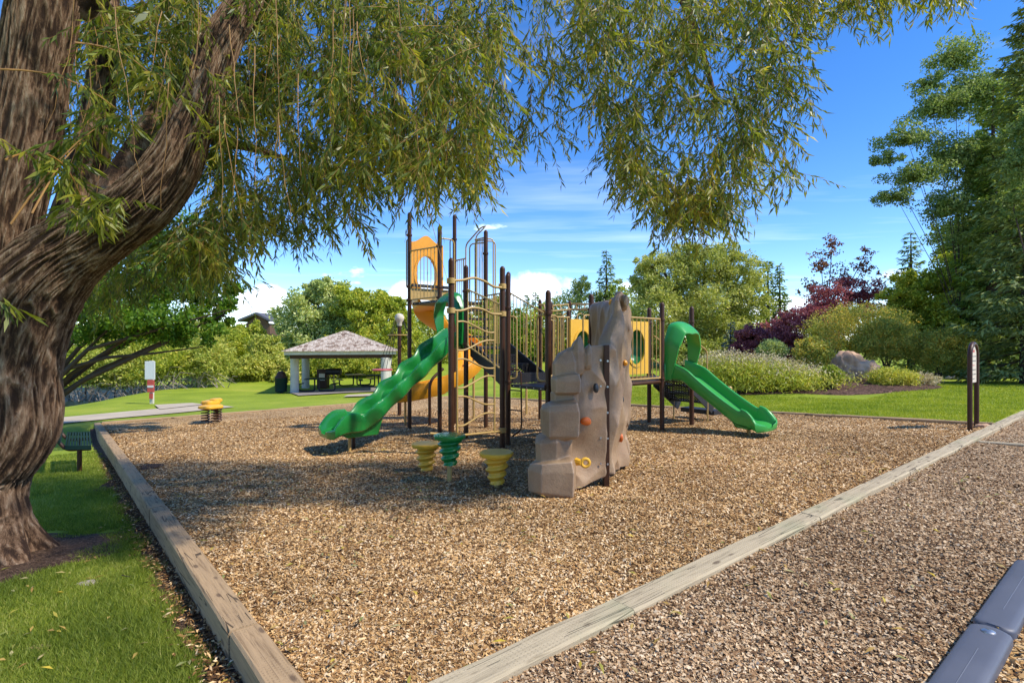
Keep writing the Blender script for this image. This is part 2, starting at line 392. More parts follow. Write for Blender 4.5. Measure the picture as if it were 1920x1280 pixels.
def rockplastic():
    m, t, b, o = newmat('rock_plastic'); L = t.links.new; co = coords(t)
    n = N(t, 'ShaderNodeTexNoise', i_Scale=2.2, i_Detail=7, i_Roughness=.65); L(co, n.inputs[0])
    c = ramp(t, n.outputs[0], [(.3, (.25,.15,.078)), (.5, (.33,.21,.112)), (.7, (.39,.265,.15))])
    n2 = N(t, 'ShaderNodeTexNoise', i_Scale=90, i_Detail=2); L(co, n2.inputs[0])
    c = mixc(t, .5, c, ramp(t, n2.outputs[0], [(.35, (.8,.8,.8)), (.65, (1.12,1.12,1.12))]), 'MULTIPLY')
    g = N(t, 'ShaderNodeNewGeometry'); mr = N(t, 'ShaderNodeMapRange', i_1=.51, i_2=.57, i_4=.6); L(g.outputs['Pointiness'], mr.inputs[0]); c = mixc(t, mr.outputs[0], c, (.56, .43, .33))
    L(c, b.inputs['Base Color']); b.inputs['Roughness'].default_value = .55
    n8 = N(t, 'ShaderNodeTexNoise', i_Scale=26, i_Detail=8, i_Roughness=.7); L(co, n8.inputs[0]); bump(t, b, n8.outputs[0], .45, .012); return m
m_rockp = rockplastic()
def boulder_mat(name, c0, c1, c2):
    m, t, b, o = newmat(name); L = t.links.new; co = coords(t)
    n = N(t, 'ShaderNodeTexNoise', i_Scale=1.6, i_Detail=9, i_Roughness=.7); L(co, n.inputs[0])
    c = ramp(t, n.outputs[0], [(.3, c0), (.5, c1), (.7, c2)]); L(c, b.inputs['Base Color']); b.inputs['Roughness'].default_value = .9
    bump(t, b, n.outputs[0], .9, .08); return m
m_boulder = boulder_mat('sandstone', (.30,.16,.09), (.52,.32,.19), (.68,.48,.32))
m_stone = boulder_mat('edging_stone', (.22,.19,.16), (.42,.36,.30), (.58,.52,.45))
def barkmat(name, cols, sc=1.0):
    m, t, b, o = newmat(name); L = t.links.new
    tc = N(t, 'ShaderNodeTexCoord'); n0 = N(t, 'ShaderNodeTexNoise', i_Scale=2.5*sc, i_Detail=4); L(tc.outputs['UV'], n0.inputs[0])
    at = N(t, 'ShaderNodeAttribute', attribute_name='ridge')
    mp = N(t, 'ShaderNodeMapping'); mp.inputs['Scale'].default_value = (5*sc, 5*sc, 1.1*sc); L(tc.outputs['Object'], mp.inputs[0])
    n = N(t, 'ShaderNodeTexNoise', i_Scale=5, i_Detail=8, i_Roughness=.7, i_Distortion=1.2); L(mp.outputs[0], n.inputs[0])
    nf = N(t, 'ShaderNodeTexNoise', i_Scale=19, i_Detail=8, i_Roughness=.75, i_Distortion=.8); L(mp.outputs[0], nf.inputs[0])
    s = N(t, 'ShaderNodeMath', operation='MULTIPLY_ADD'); L(at.outputs['Fac'], s.inputs[0]); s.inputs[1].default_value = .34
    av = N(t, 'ShaderNodeMath', operation='MULTIPLY_ADD'); L(nf.outputs[0], av.inputs[0]); av.inputs[1].default_value = .75; av.inputs[2].default_value = -.32
    ad_ = N(t, 'ShaderNodeMath', operation='ADD'); L(n.outputs[0], ad_.inputs[0]); L(av.outputs[0], ad_.inputs[1]); L(ad_.outputs[0], s.inputs[2])
    c = ramp(t, s.outputs[0], [(i/(len(cols)-1)*.55+.42, cc) for i, cc in enumerate(cols)])
    L(c, b.inputs['Base Color']); b.inputs['Roughness'].default_value = .9; b.inputs['Specular IOR Level'].default_value = .2
    bump(t, b, s.outputs[0], 1.0, .03); return m
m_bark = barkmat('willow_bark', [(.055,.03,.018), (.14,.078,.042), (.26,.155,.09), (.37,.25,.155), (.50,.37,.25)])
m_bark2 = simple('tree_bark', (.07,.045,.03), .9, .3, 5, .8)
m_aspenbark = simple('pale_bark', (.45,.42,.36), .85, .2, 3, .4, dirt=(.1,.09,.08))
m_twig = simple('orange_twig', (.34,.17,.04), .6, .25, 5, .05)
m_willow = leafmat('willow_leaf', [(.08,.115,.02), (.16,.21,.028), (.27,.29,.034), (.40,.36,.042), (.52,.39,.055)], trans=.5, big=1.1, rough=.42, spec=.5)
m_shingle = None
def shinglemat():
    m, t, b, o = newmat('wood_shingles'); L = t.links.new; at = N(t, 'ShaderNodeAttribute', attribute_name='rnd')
    c = ramp(t, at.outputs['Fac'], [(0, (.14,.085,.06)), (.15, (.30,.22,.165)), (.4, (.42,.34,.27)), (1, (.54,.46,.38))])
    L(c, b.inputs['Base Color']); b.inputs['Roughness'].default_value = .9; return m
m_shingle = shinglemat()
def watermat():
    m, t, b, o = newmat('pond_water'); b.inputs['Base Color'].default_value = (.012,.022,.012,1); b.inputs['Roughness'].default_value = .3; b.inputs['Specular IOR Level'].default_value = .05; b.inputs['IOR'].default_value = 1.1
    n = N(t, 'ShaderNodeTexNoise', i_Scale=1.6, i_Detail=4); t.links.new(coords(t, (1, 3, 1)), n.inputs[0]); bump(t, b, n.outputs[0], .15, .05); return m
m_water = watermat()
def perfmat():
    m, t, b, o = newmat('perforated_black'); L = t.links.new
    b.inputs['Base Color'].default_value = (.018, .016, .018, 1); b.inputs['Roughness'].default_value = .5
    tc = N(t, 'ShaderNodeTexCoord'); mp = N(t, 'ShaderNodeMapping'); mp.inputs['Scale'].default_value = (28, 28, 28); mp.inputs['Rotation'].default_value = (.785, 0, .0); L(tc.outputs['Object'], mp.inputs[0])
    v = N(t, 'ShaderNodeTexVoronoi', i_Scale=1, i_Randomness=0); L(mp.outputs[0], v.inputs['Vector'])
    g = N(t, 'ShaderNodeMath', operation='LESS_THAN'); L(v.outputs[0], g.inputs[0]); g.inputs[1].default_value = .36
    tr = N(t, 'ShaderNodeBsdfTransparent'); mx = N(t, 'ShaderNodeMixShader'); L(g.outputs[0], mx.inputs[0]); L(b.outputs[0], mx.inputs[1]); L(tr.outputs[0], mx.inputs[2]); L(mx.outputs[0], o.inputs[0]); return m
m_perf = perfmat()

# ------------------------------------------------------------------ ground sheets
def warp(a, b):
    """slight skew so that the left border line is a grid line"""
    a = np.asarray(a, float); b = np.asarray(b, float)
    w = np.clip((12.8-a)/12.1, 0, 1)
    return a+(-.0186*(np.clip(b, -10, 40)-1.93))*w
def hollow(a, b):
    h = 0*a
    for (ha, hb, r_, k) in ((3.3, 8.95, .6, .09), (9.23, 4.25, .6, .09), (5.6, 7.1, .5, .04), (11.2, 6.7, .5, .06), (4.7, 3.7, .7, .05), (2.9, 11.8, .6, .06)): h = h-k*np.exp(-((a-ha)**2+(b-hb)**2)/(r_*r_))+k*.4*np.exp(-((a-ha)**2+(b-hb)**2)/(4*r_*r_))
    return h
def sheet(name, As, Bs, mat, zoff=0, keep=None, amp=0, **k):
    A, B = np.meshgrid(As, Bs, indexing='ij'); A2 = warp(A, B)
    Z = tz(A2, B)+zoff
    if amp:
        nz = np.array([mnoise.noise(Vector((x*1.3, y*1.3, 0)))*.6+mnoise.noise(Vector((x*5, y*5, 3)))*.25 for x, y in zip(A2.ravel(), B.ravel())]).reshape(A.shape); Z = Z+amp*nz+(hollow(A2, B) if name == 'mulch_bed' else 0)
    X = E1[0]*A2+E2[0]*B; Y = E1[1]*A2+E2[1]*B
    V = np.stack([X, Y, Z], 2).reshape(-1, 3); n, m = A.shape
    I = np.arange(n*m).reshape(n, m); F = np.stack([I[:-1, :-1], I[1:, :-1], I[1:, 1:], I[:-1, 1:]], 2)
    if keep is not None:
        ca = (np.array(As)[:-1]+np.array(As)[1:])/2; cb = (np.array(Bs)[:-1]+np.array(Bs)[1:])/2
        CA, CB = np.meshgrid(ca, cb, indexing='ij'); F = F[keep(CA, CB)]
    F = F.reshape(-1, 4)
    me = np_mesh(name, V, F, mat, 4); me.polygons.foreach_set('use_smooth', [True]*len(F))
    return np_obj(name, me, **k)
def axis(breaks, step):
    out = []
    for i in range(len(breaks)-1):
        s = step(.5*(breaks[i]+breaks[i+1])); n = max(1, int(round((breaks[i+1]-breaks[i])/s)))
        out += list(np.linspace(breaks[i], breaks[i+1], n, endpoint=False))
    return np.array(out+[breaks[-1]])
A0, A1, B0, B1 = .70, 12.8, 1.93, 19.6
As = axis([-300, -60, -20, -6, A0-.34, A0-.26, A0-.13, A0-.08, A0, A1, 26, 50, 300], lambda x: .5 if -7 < x < 26 else (1 if -20 < x < 50 else 20))
Bs = axis([-300, -20, -2, .55, B0, B1, 30, 50, 100, 400], lambda x: .5 if -2 < x < 30 else (1 if 0 < x < 50 else (4 if 0 < x < 100 else 25)))
inside = lambda a, b: (a > A0) & (a < A1) & (b > B0) & (b < B1)
gravel = lambda a, b: (a > A0) & (a < 30) & (b < B0) & (b > -20)
sheet('lawn', As, Bs, m_lawn, keep=lambda a, b: ~(inside(a, b) | gravel(a, b)), kind='structure')
fa = axis([A0, A1], lambda x: .12); fb = axis([B0, B1], lambda x: .12)
sheet('mulch_bed', fa, fb, m_mulch, amp=.05, kind='structure')
sheet('gravel_bed', axis([A0, 14, 30], lambda x: .15 if x < 14 else 1), axis([.55, B0], lambda x: .1), m_gravel, amp=.03, kind='structure')
sheet('outer_mulch', axis([A0, 8, 30], lambda x: .25 if x < 8 else 1), axis([-20, -2, .55], lambda x: .25 if x > -2 else 2), m_mulch, zoff=.0, amp=.03, kind='structure')
def chips(name, mat, n, amin, amax, bmin, bmax, dmax, size, zoff=0, flat=.35, seed=1, asp=.3, power=1.0, d0=1.9, keep=None, amp=.05):
    r = np.random.default_rng(seed)
    # density falls with distance from the place where one stands
    d = d0*np.exp(r.uniform(0, math.log(dmax/d0), n*3)); an = r.uniform(-1.1, 1.1, n*3)
    x = d*np.sin(an); y = d*np.cos(an); a = E1[0]*x+E1[1]*y; b = E2[0]*x+E2[1]*y
    al = np.where(amin == A0, aleft(b)+.07, amin)
    ok = (a > al) & (a < amax) & (b > bmin) & (b < bmax)
    if keep is not None: ok &= keep(a, b)
    x, y, a, b, d = [q[ok][:n] for q in (x, y, a, b, d)]; m = len(x)
    z = tz(a, b)+zoff
    if amp: z = z+amp*np.array([mnoise.noise(Vector((i*1.3, j*1.3, 0)))*.6+mnoise.noise(Vector((i*5, j*5, 3)))*.25 for i, j in zip(a, b)])
    if name == 'wood_chips': z = z+hollow(a, b)
    z += r.uniform(.0, .012, m)
    yaw = r.uniform(0, 2*math.pi, m); pit = r.normal(0, flat, m); L = size*r.uniform(.5, 1.5, m)*(1+d*.045)
    D = np.stack([np.cos(yaw)*np.cos(pit), np.sin(yaw)*np.cos(pit), np.sin(pit)], 1)
    Nn = unit(np.stack([r.normal(0, flat, m), r.normal(0, flat, m), np.ones(m)], 1))
    S = unit(np.cross(Nn, D)); T = np.cross(D, S); C = np.stack([x, y, z], 1); Lh = L[:, None]/2; Wh = (L*asp*r.uniform(.6, 1.4, m))[:, None]/2
    jit = lambda: r.uniform(.6, 1.15, (m, 1))
    V = np.stack([C-D*Lh*jit()-S*Wh*jit(), C+D*Lh*jit()-S*Wh*jit(), C+D*Lh*jit()+S*Wh*jit(), C-D*Lh*jit()+S*Wh*jit()], 1)+T[:, None]*0
    V[:, 1] += T*Lh*r.uniform(-.2, .2, (m, 1))
    me = np_mesh(name, V.reshape(-1, 3), np.arange(m*4).reshape(-1, 4), mat, 4, r.random(m)**power)
    return np_obj(name, me, kind='stuff', label={'wood_chips': 'loose tan wood chips spread over the play area', 'gravel_pieces': 'pinkish grey chips between timber edge and plastic edging', 'outer_chips': 'coarse yellowish wood chips outside the slate edging'}.get(name, 'small chips'), cat={'wood_chips': 'wood chips', 'gravel_pieces': 'gravel', 'outer_chips': 'wood chips'}.get(name))
chips('wood_chips', m_chip, 430000, A0, A1-.07, B0+.07, B1, 17, .0235, d0=1.9, seed=3)
chips('gravel_pieces', m_gchip, 210000, A0, 20, .62, B0-.07, 14, .0145, asp=.62, seed=4, flat=.4, amp=.03, d0=1.7)
chips('outer_chips', m_chip, 15000, A0, 6, -1, .46, 5, .034, seed=5, amp=.03, d0=1.5)
# lawn blades
def blades(name, mat, n, bounds, dmax, h, wd, seed, label, d0=2.0, arng=(-1.1, 1.1), keep=None):
    r = np.random.default_rng(seed); d = d0*np.exp(r.uniform(0, math.log(dmax/d0), n*6)); an = r.uniform(*arng, n*6)
    x = d*np.sin(an); y = d*np.cos(an); a = E1[0]*x+E1[1]*y; b = E2[0]*x+E2[1]*y
    ok = bounds(a, b)
    x, y, a, b, d = [q[ok][:n] for q in (x, y, a, b, d)]; m = len(x)
    # thin patches
    pt = np.array([mnoise.noise(Vector((i*1.7, j*1.7, 9))) for i, j in zip(x, y)])
    C = np.stack([x, y, tz(a, b)-.004], 1); yaw = r.uniform(0, 6.283, m); S = np.stack([np.cos(yaw), np.sin(yaw), 0*yaw], 1)
    H = (h*r.uniform(.5, 1.25, m)*(1+.35*pt))[:, None]; wv = (wd*r.uniform(.7, 1.3, m)*(1+.12*d))[:, None]
    tip = C+np.stack([r.normal(0, .5, m), r.normal(0, .5, m), np.ones(m)], 1)*H
    V = np.stack([C-S*wv, C+S*wv, tip], 1).reshape(-1, 3)
    me = np_mesh(name, V, np.arange(m*3).reshape(-1, 3), mat, 3, np.clip(r.normal(.42, .22, m)-.35*pt, 0, 1))
    return np_obj(name, me, kind='stuff', label=label, cat='grass')
def near_left(a, b):
    s = (a < aleft(b)-.17-.05*np.sin(b*7)-.03*np.sin(b*17)) & (a > -9) & (b > 1) & (b < 22)
    t = XY(0, 0); return s
TREE = hit(-45, 1050)
def nl(a, b):
    x = E1[0]*a+E2[0]*b; y = E1[1]*a+E2[1]*b
    dd = np.hypot(x-TREE.x-.15, (y-TREE.y+.05)*1.15)
    e2 = np.hypot((x+5.75)*1.2, y-7.95)
    return near_left(a, b) & (dd > .85+.12*np.sin(x*9)+.1*np.sin(y*13)) & (e2 > .35)
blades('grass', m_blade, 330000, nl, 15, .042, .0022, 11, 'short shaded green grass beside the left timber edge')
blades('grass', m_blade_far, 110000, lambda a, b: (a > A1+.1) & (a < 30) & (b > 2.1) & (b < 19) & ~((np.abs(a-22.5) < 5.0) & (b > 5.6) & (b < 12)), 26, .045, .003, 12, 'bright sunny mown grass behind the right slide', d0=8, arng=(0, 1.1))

# ------------------------------------------------------------------ timber borders
def timber_mesh(name, L, w, h, mat, seed):
    """a sawn timber, x along its length, worn edges"""
    r = random.Random(seed); n = 24; mb = MB(); c = .012; rows = []
    prof = [(-w/2, -h), (-w/2, -c), (-w/2+c, 0), (0, .001), (w/2-c, 0), (w/2, -c), (w/2, -h)]
    for i in range(n+1):
        x = -L/2+L*i/n; row = []
        for (y, z) in prof:
            q = mnoise.noise(Vector((x*2.1, y*9+seed*3.1, z*7)))
            row.append((x, y+q*.006, z+(q*.007 if z > -h else 0)))
        rows.append(row)
    mb.grid(rows); m = len(prof); mb.cap_ring(0, m); mb.cap_ring(n*m, m, True)
    return mb.mesh(name, mat)
def border(label, p0, p1, piece, w, h, mat, top, name='timber_border', gap=.006, first=None, zf=None):
    """straight run of timbers from p0 to p1 given as (a, b)"""
    zt = (lambda a, b: .0875-.05*b+top) if zf is None else zf
    s = Vector(XY(*p0)); e = Vector(XY(*p1)); D = (e-s); Lt = D.length; u = D/Lt
    t = thing(name, (s.x, s.y, zt(*p0)-h), label, 'timber edging')
    cuts = [0.0]; x = first if first else piece
    while x < Lt-.4: cuts.append(x); x += piece
    cuts.append(Lt); cache = {}
    for i in range(len(cuts)-1):
        L = cuts[i+1]-cuts[i]-gap; key = (round(L, 2), i % 3)
        if key not in cache: cache[key] = timber_mesh('timber', L, w, h, mat, i % 3+int(p0[0]))
        m = s+u*((cuts[i]+cuts[i+1])/2)
        q0 = s+u*cuts[i]; q1 = s+u*cuts[i+1]; a0 = ab(*q0); a1 = ab(*q1); za, zb = zt(*a0), zt(*a1)
        pit = math.atan2(zb-za, (q1-q0).length)
        M = Matrix.Translation((m.x, m.y, (za+zb)/2+random.uniform(-.005, .005))) @ Matrix.Rotation(math.atan2(u.y, u.x)+random.uniform(-.003, .003), 4, 'Z') @ Matrix.Rotation(-pit, 4, 'Y')
        inst('timber', cache[key], t, M)
    return t
H2 = .075
border('brown weathered timber edging between shaded lawn and wood chips, running past the bench', (aleft(1.2), 1.2), (aleft(B1)-.02, B1-.1), 3.4, .15, .30, m_timber, .05, first=1.9)
border('pale greenish grey timber edging between wood chips and pinkish gravel chips', (A0+.10, B0), (15.5, B0), 2.44, .17, .22, m_timber_g, .05, first=1.55)
border('brown timber edging at the far left, in front of the pale path', (aleft(B1)+.09, B1), (A1-.09, B1), 2.44, .14, .22, m_timber, .05)
border('brown timber edging between wood chips and sunny lawn behind the right slide', (A1, B0+.10), (A1, B1+.07), 2.44, .14, .22, m_timber, .05)
border('short thin timber edging across the gravel chips at far right', (10.45, B0-.095), (10.45, -2.2), 2.44, .09, .20, m_timber_g, .02)
# slate plastic edging pieces, lower right
def edging_piece(a0, a1, label):
    L = a1-a0; w = .165; h = .22; zt = .105
    t = thing('plastic_edging', P(a0, .555, float(tz(a0, .555))), label, 'plastic edging', 'slate plastic edging pieces')
    mb = MB(); n = 40; o2 = []
    pts = []
    for k in range(9): an = math.pi/2*k/8; pts.append((L-.05+.05*math.sin(an), w/2-.05+.05*math.cos(an)))
    for k in range(9): an = math.pi/2*k/8; pts.append((L-.05+.05*math.cos(an), -w/2+.05-.05*math.sin(an)))
    for k in range(9): an = math.pi/2*k/8; pts.append((.05-.05*math.sin(an), -w/2+.05-.05*math.cos(an)))
    for k in range(9): an = math.pi/2*k/8; pts.append((.05-.05*math.cos(an), w/2-.05+.05*math.sin(an)))
    rings = []
    for (ins, z) in ((0, zt-h), (0, zt-.016), (.004, zt-.006), (.012, zt)):
        rings.append([P(a0+x+(-ins if x > L/2 else ins), .555+y*(1-ins*2/w), z) for x, y in pts])
    rings.append([P(a0+x*.98+.01*L, .555+y*.55, zt+.004) for x, y in pts]); rings.append([P(a0+x*.96+.02*L, .555+y*.05, zt+.0045) for x, y in pts])
    mb.grid(rings, closed=True); mb.cap_ring(5*len(pts), len(pts)); obj('edging_body', mb, m_greyplast, t)
    k = MB(); k.lathe([(.0, .0), (.028, .0), (.027, .007), (.018, .012), (.004, .0135)], P(a1-.085, .555, zt+.001), 20); obj('stake_cap', k, m_steel, t)
    k = MB(); k.tube([P(a0+.25, .555, zt+.003), P(a1-.3, .556, zt+.003)], .0028, 6); obj('mould_line', k, m_greyplast, t)
for i, (a0, a1, lb) in enumerate(((.98, 2.25, 'slate plastic edging piece below the frame edge, nearest of the row'), (2.26, 3.47, 'slate blue plastic edging piece at the lower right corner with round grey stake cap'), (3.48, 4.7, 'slate plastic edging piece rising to the right frame edge, beyond the joint'))):
    edging_piece(a0, a1, lb)

# ------------------------------------------------------------------ draped sheets: path, slabs, bed, pond
def drape(name, px_poly, mat, zoff, res=40, **k):
    """sheet between an upper and a lower line, both given as ground points"""
    up, lo = px_poly
    def samp(line, t):
        pts = [hit(*p) for p in line]; s = t*(len(pts)-1); i = min(int(s), len(pts)-2); return pts[i].lerp(pts[i+1], s-i)
    pu = [hit(*p) for p in up]; pl = [hit(*p) for p in lo]
    def at(ps, t):
        s = t*(len(ps)-1); i = min(int(s), len(ps)-2); return ps[i].lerp(ps[i+1], s-i)
    mb = MB(); rows = []
    for i in range(res+1):
        u = at(pu, i/res); l = at(pl, i/res); row = []
        for j in range(13):
            q = l.lerp(u, j/12); row.append((q.x, q.y, gz(q.x, q.y)+zoff))
        rows.append(row)
    mb.grid(rows); return obj(name, mb, mat, fix=False, kind='structure', **k)
drape('path', ([(-60, 806), (100, 785), (220, 774), (340, 763), (395, 758)], [(-60, 822), (100, 797), (220, 785), (340, 774.5), (440, 764)]), m_path, .03)
drape('concrete_pad', ([(290, 761.0), (360, 757.0)], [(300, 769), (385, 760)]), m_path, .05)
drape('pavilion_slab', ([(540, 736), (640, 729), (735, 722)], [(560, 743), (640, 738), (745, 733)]), m_concrete, .05)
drape('concrete_slab', ([(652, 742), (712, 739)], [(644, 746), (720, 743)]), m_path, .06)
mbw = MB(); pc = [P(-9, 27, 0), P(5, 30, 0), P(9, 48, 0), P(-30, 60, 0), P(-40, 27, 0)]
mbw.add([(p.x, p.y, -1.9) for p in pc], [(0, 1, 2, 3, 4)]); obj('pond', mbw, m_water, smooth=False, fix=False, kind='structure')
# planting bed of bark
def bed():
    mb = MB(); rows = []; ca, cb = 22.6, 8.6
    for i in range(40):
        row = []
        for j in range(73):
            an = 2*math.pi*j/72; rr = i/39*(1+.10*math.sin(3*an+1)+.05*math.sin(7*an))
            a = ca+4.9*rr*math.cos(an); b = cb+3.4*rr*math.sin(an); x, y = XY(a, b)
            row.append((x, y, float(tz(a, b))+.035+.05*(1-i/39)+.03*mnoise.noise(Vector((x*3, y*3, 0)))-(.05 if i == 39 else 0)))
        rows.append(row)
    mb.grid(rows); obj('planting_bed', mb, m_bark_bed, fix=False, kind='structure')
bed()
# bare soil round the willow
mbs = MB(); rows = []
for i in range(14):
    row = []
    for j in range(49):
        an = 2*math.pi*j/48; rr = i/13*(1+.12*math.sin(3*an)+.08*math.sin(8*an+1)); x = TREE.x+.15+1.0*rr*math.cos(an); y = TREE.y-.05+.85*rr*math.sin(an)
        row.append((x, y, gz(x, y)+.012+.03*(1-i/13)+.012*mnoise.noise(Vector((x*6, y*6, 0)))-(.02 if i == 13 else 0)))
    rows.append(row)
mbs.grid(rows); obj('bare_soil', mbs, m_soil, fix=False, kind='structure')
mbs = MB(); rows = []
for i in range(8):
    row = []
    for j in range(33):
        an = 2*math.pi*j/32; rr = i/7*(1+.2*math.sin(3*an)); x = -5.75+.36*rr*math.cos(an); y = 7.95+.5*rr*math.sin(an); row.append((x, y, gz(x, y)+.01-(.015 if i == 7 else 0)))
    rows.append(row)
mbs.grid(rows); obj('worn_soil', mbs, m_soil, fix=False, kind='structure')

# ------------------------------------------------------------------ tree and shrub builders
def tube_mesh_bark(mb, pts, rs, seg, rid, amp, ridges):
    """tube with bark ridges; rid collects the ridge height of each vertex"""
    P_ = [Vector(p) for p in pts]
    # resample
    tot = [0]
    for i in range(1, len(P_)): tot.append(tot[-1]+(P_[i]-P_[i-1]).length)
    def cr(t):
        s = t*tot[-1]; i = 0
        while i < len(tot)-2 and tot[i+1] < s: i += 1
        f = (s-tot[i])/max(1e-6, tot[i+1]-tot[i]); p0 = P_[max(i-1, 0)]; p1 = P_[i]; p2 = P_[i+1]; p3 = P_[min(i+2, len(P_)-1)]
        q = .5*((2*p1)+(p2-p0)*f+(2*p0-5*p1+4*p2-p3)*f*f+(3*p1-p0-3*p2+p3)*f**3); r = rs[i]*(1-f)+rs[i+1]*f; return q, r, s
    n = max(8, int(tot[-1]/.014)); base = len(mb.v); up = None; prev = None
    ring = [cr(i/n) for i in range(n+1)]
    for i, (q, r, s) in enumerate(ring):
        t = (ring[min(i+1, n)][0]-ring[max(i-1, 0)][0]).normalized()
        if up is None: up = t.orthogonal()
        u = (up-t*up.dot(t)).normalized(); up = u; w = t.cross(u)
        for k in range(seg):
            an = 2*math.pi*k/seg; cx, cy = math.cos(an), math.sin(an)
            wob = mnoise.noise(Vector((cx*1.1, cy*1.1, s*.9)))*.10
            v = Vector((cx*ridges+mnoise.noise(Vector((cx*3, cy*3, s*1.6)))*1.0, cy*ridges+mnoise.noise(Vector((cx*3+9, cy*3, s*2.2)))*.9, s*2.7))
            rg = 1-abs(mnoise.noise(v))*4.2; rg2 = 1-abs(mnoise.noise(v*1.9+Vector((5, 5, 5))))*3.4
            h = max(-.7, .55*rg+.45*rg2); rid.append(h)
            rr = r*(1+wob)+amp*h*min(1, r/.3)
            mb.v.append(tuple(q+(u*cx+w*cy)*rr))
    for i in range(n):
        for k in range(seg):
            a = base+i*seg+k; b = base+i*seg+(k+1) % seg; mb.f.append((a, b, b+seg, a+seg))
    mb.f.append(tuple(base+n*seg+k for k in range(seg)))
# ---- the big willow, left foreground
TD = TREE.y
wl = thing('willow_tree', (TREE.x, TREE.y, TREE.z), 'large weeping willow with furrowed brown bark leaning from the left over the play area', 'tree')
def wpt(px, py, dd=0): return W(px, py, TD+dd)
mbk = MB(); rid = []
main = [((-48, 1090), 150), ((-50, 1052), 108), ((-50, 1010), 96), ((-52, 960), 80), ((-40, 880), 80), ((-3, 800), 88), ((8, 700), 80), ((33, 615), 78), ((66, 541), 77), ((128, 475), 62), ((204, 425), 54), ((270, 380), 51), ((322, 315), 44), ((352, 245), 37), ((378, 180), 32), ((402, 105), 34), ((450, 20), 29), ((510, -80), 24), ((600, -200), 18)]
off = [0]*9+[-.02, -.05, -.08, -.1, -.1, -.05, .05, .2, .4, .7]
tube_mesh_bark(mbk, [wpt(p[0], p[1], o) for (p, _), o in zip(main, off)], [r/1000*TD for _, r in main], 300, rid, .015, 8.0)
left = [((-5, 600), 52), ((-8, 540), 60), ((2, 440), 57), ((26, 330), 53), ((48, 220), 52), ((68, 110), 51), ((88, 0), 50), ((112, -130), 46), ((140, -300), 41), ((160, -480), 34)]
tube_mesh_bark(mbk, [wpt(p[0], p[1], -.12-.0*i) for i, (p, _) in enumerate(left)], [r/1000*TD for _, r in left], 220, rid, .011, 8.0)
third = [((120, 480), 40), ((150, 380), 34), ((172, 280), 28), ((186, 180), 24), ((196, 80), 22), ((200, -20), 21), ((210, -180), 18), ((240, -420), 12)]
tube_mesh_bark(mbk, [wpt(p[0], p[1], .3+.08*i) for i, (p, _) in enumerate(third)], [r/1000*(TD+.6) for _, r in third], 40, rid, .01, 4)
# root flare
for an, L, r0 in ((-.3, .5, .13), (-1.0, .45, .12), (-1.7, .45, .12), (.4, .45, .11), (-2.4, .4, .1)):
    p0 = Vector((TREE.x+.16*math.cos(an), TREE.y+.16*math.sin(an), TREE.z+.62))
    pts = [p0+Vector((math.cos(an)*L*t, math.sin(an)*L*t, -.68*t**.45)) for t in (0, .12, .3, .6, .85, 1.1)]
    tube_mesh_bark(mbk, pts, [r0*1.5, r0*1.5, r0*1.2, r0*.9, r0*.65, r0*.3], 30, rid, .012, 3)
bl = [[(200, 420, 0), (260, 300, .3), (330, 180, .6), (450, 60, .9), (600, -60, 1.2), (760, -150, 1.5), (900, -200, 1.9)],
      [(120, 0, 0), (300, -140, .1), (560, -240, .1), (850, -280, .3), (1080, -230, .7), (1200, -130, 1.1), (1290, 20, 1.5), (1345, 200, 1.8)],
      [(345, 240, 0), (420, 210, .3), (500, 150, .9), (580, 140, 1.6), (690, 160, 2.2)], [(100, -60, -.2), (-200, -350, -1), (-500, -700, -2.2)],
      [(345, 240, 0), (400, 260, .5), (480, 280, 1.2), (540, 300, 1.7)], [(850, -280, .3), (1150, -330, .3), (1450, -260, .9), (1640, -150, 1.6)]]
br = [[40, 30, 22, 17, 13, 9, 5], [42, 34, 28, 22, 18, 15, 9, 4], [22, 16, 12, 8, 4], [45, 35, 25], [16, 12, 8, 4], [17, 14, 10, 5]]
for pl, rl in zip(bl, br):
    tube_mesh_bark(mbk, [wpt(x, y, o) for x, y, o in pl], [r/1000*(TD+.5) for r in rl], 18, rid, .006, 3)
wm = obj('trunk', mbk, m_bark, wl, fix=False)
at = wm.data.attributes.new('ridge', 'FLOAT', 'POINT'); at.data.foreach_set('value', np.array(rid, np.float32))
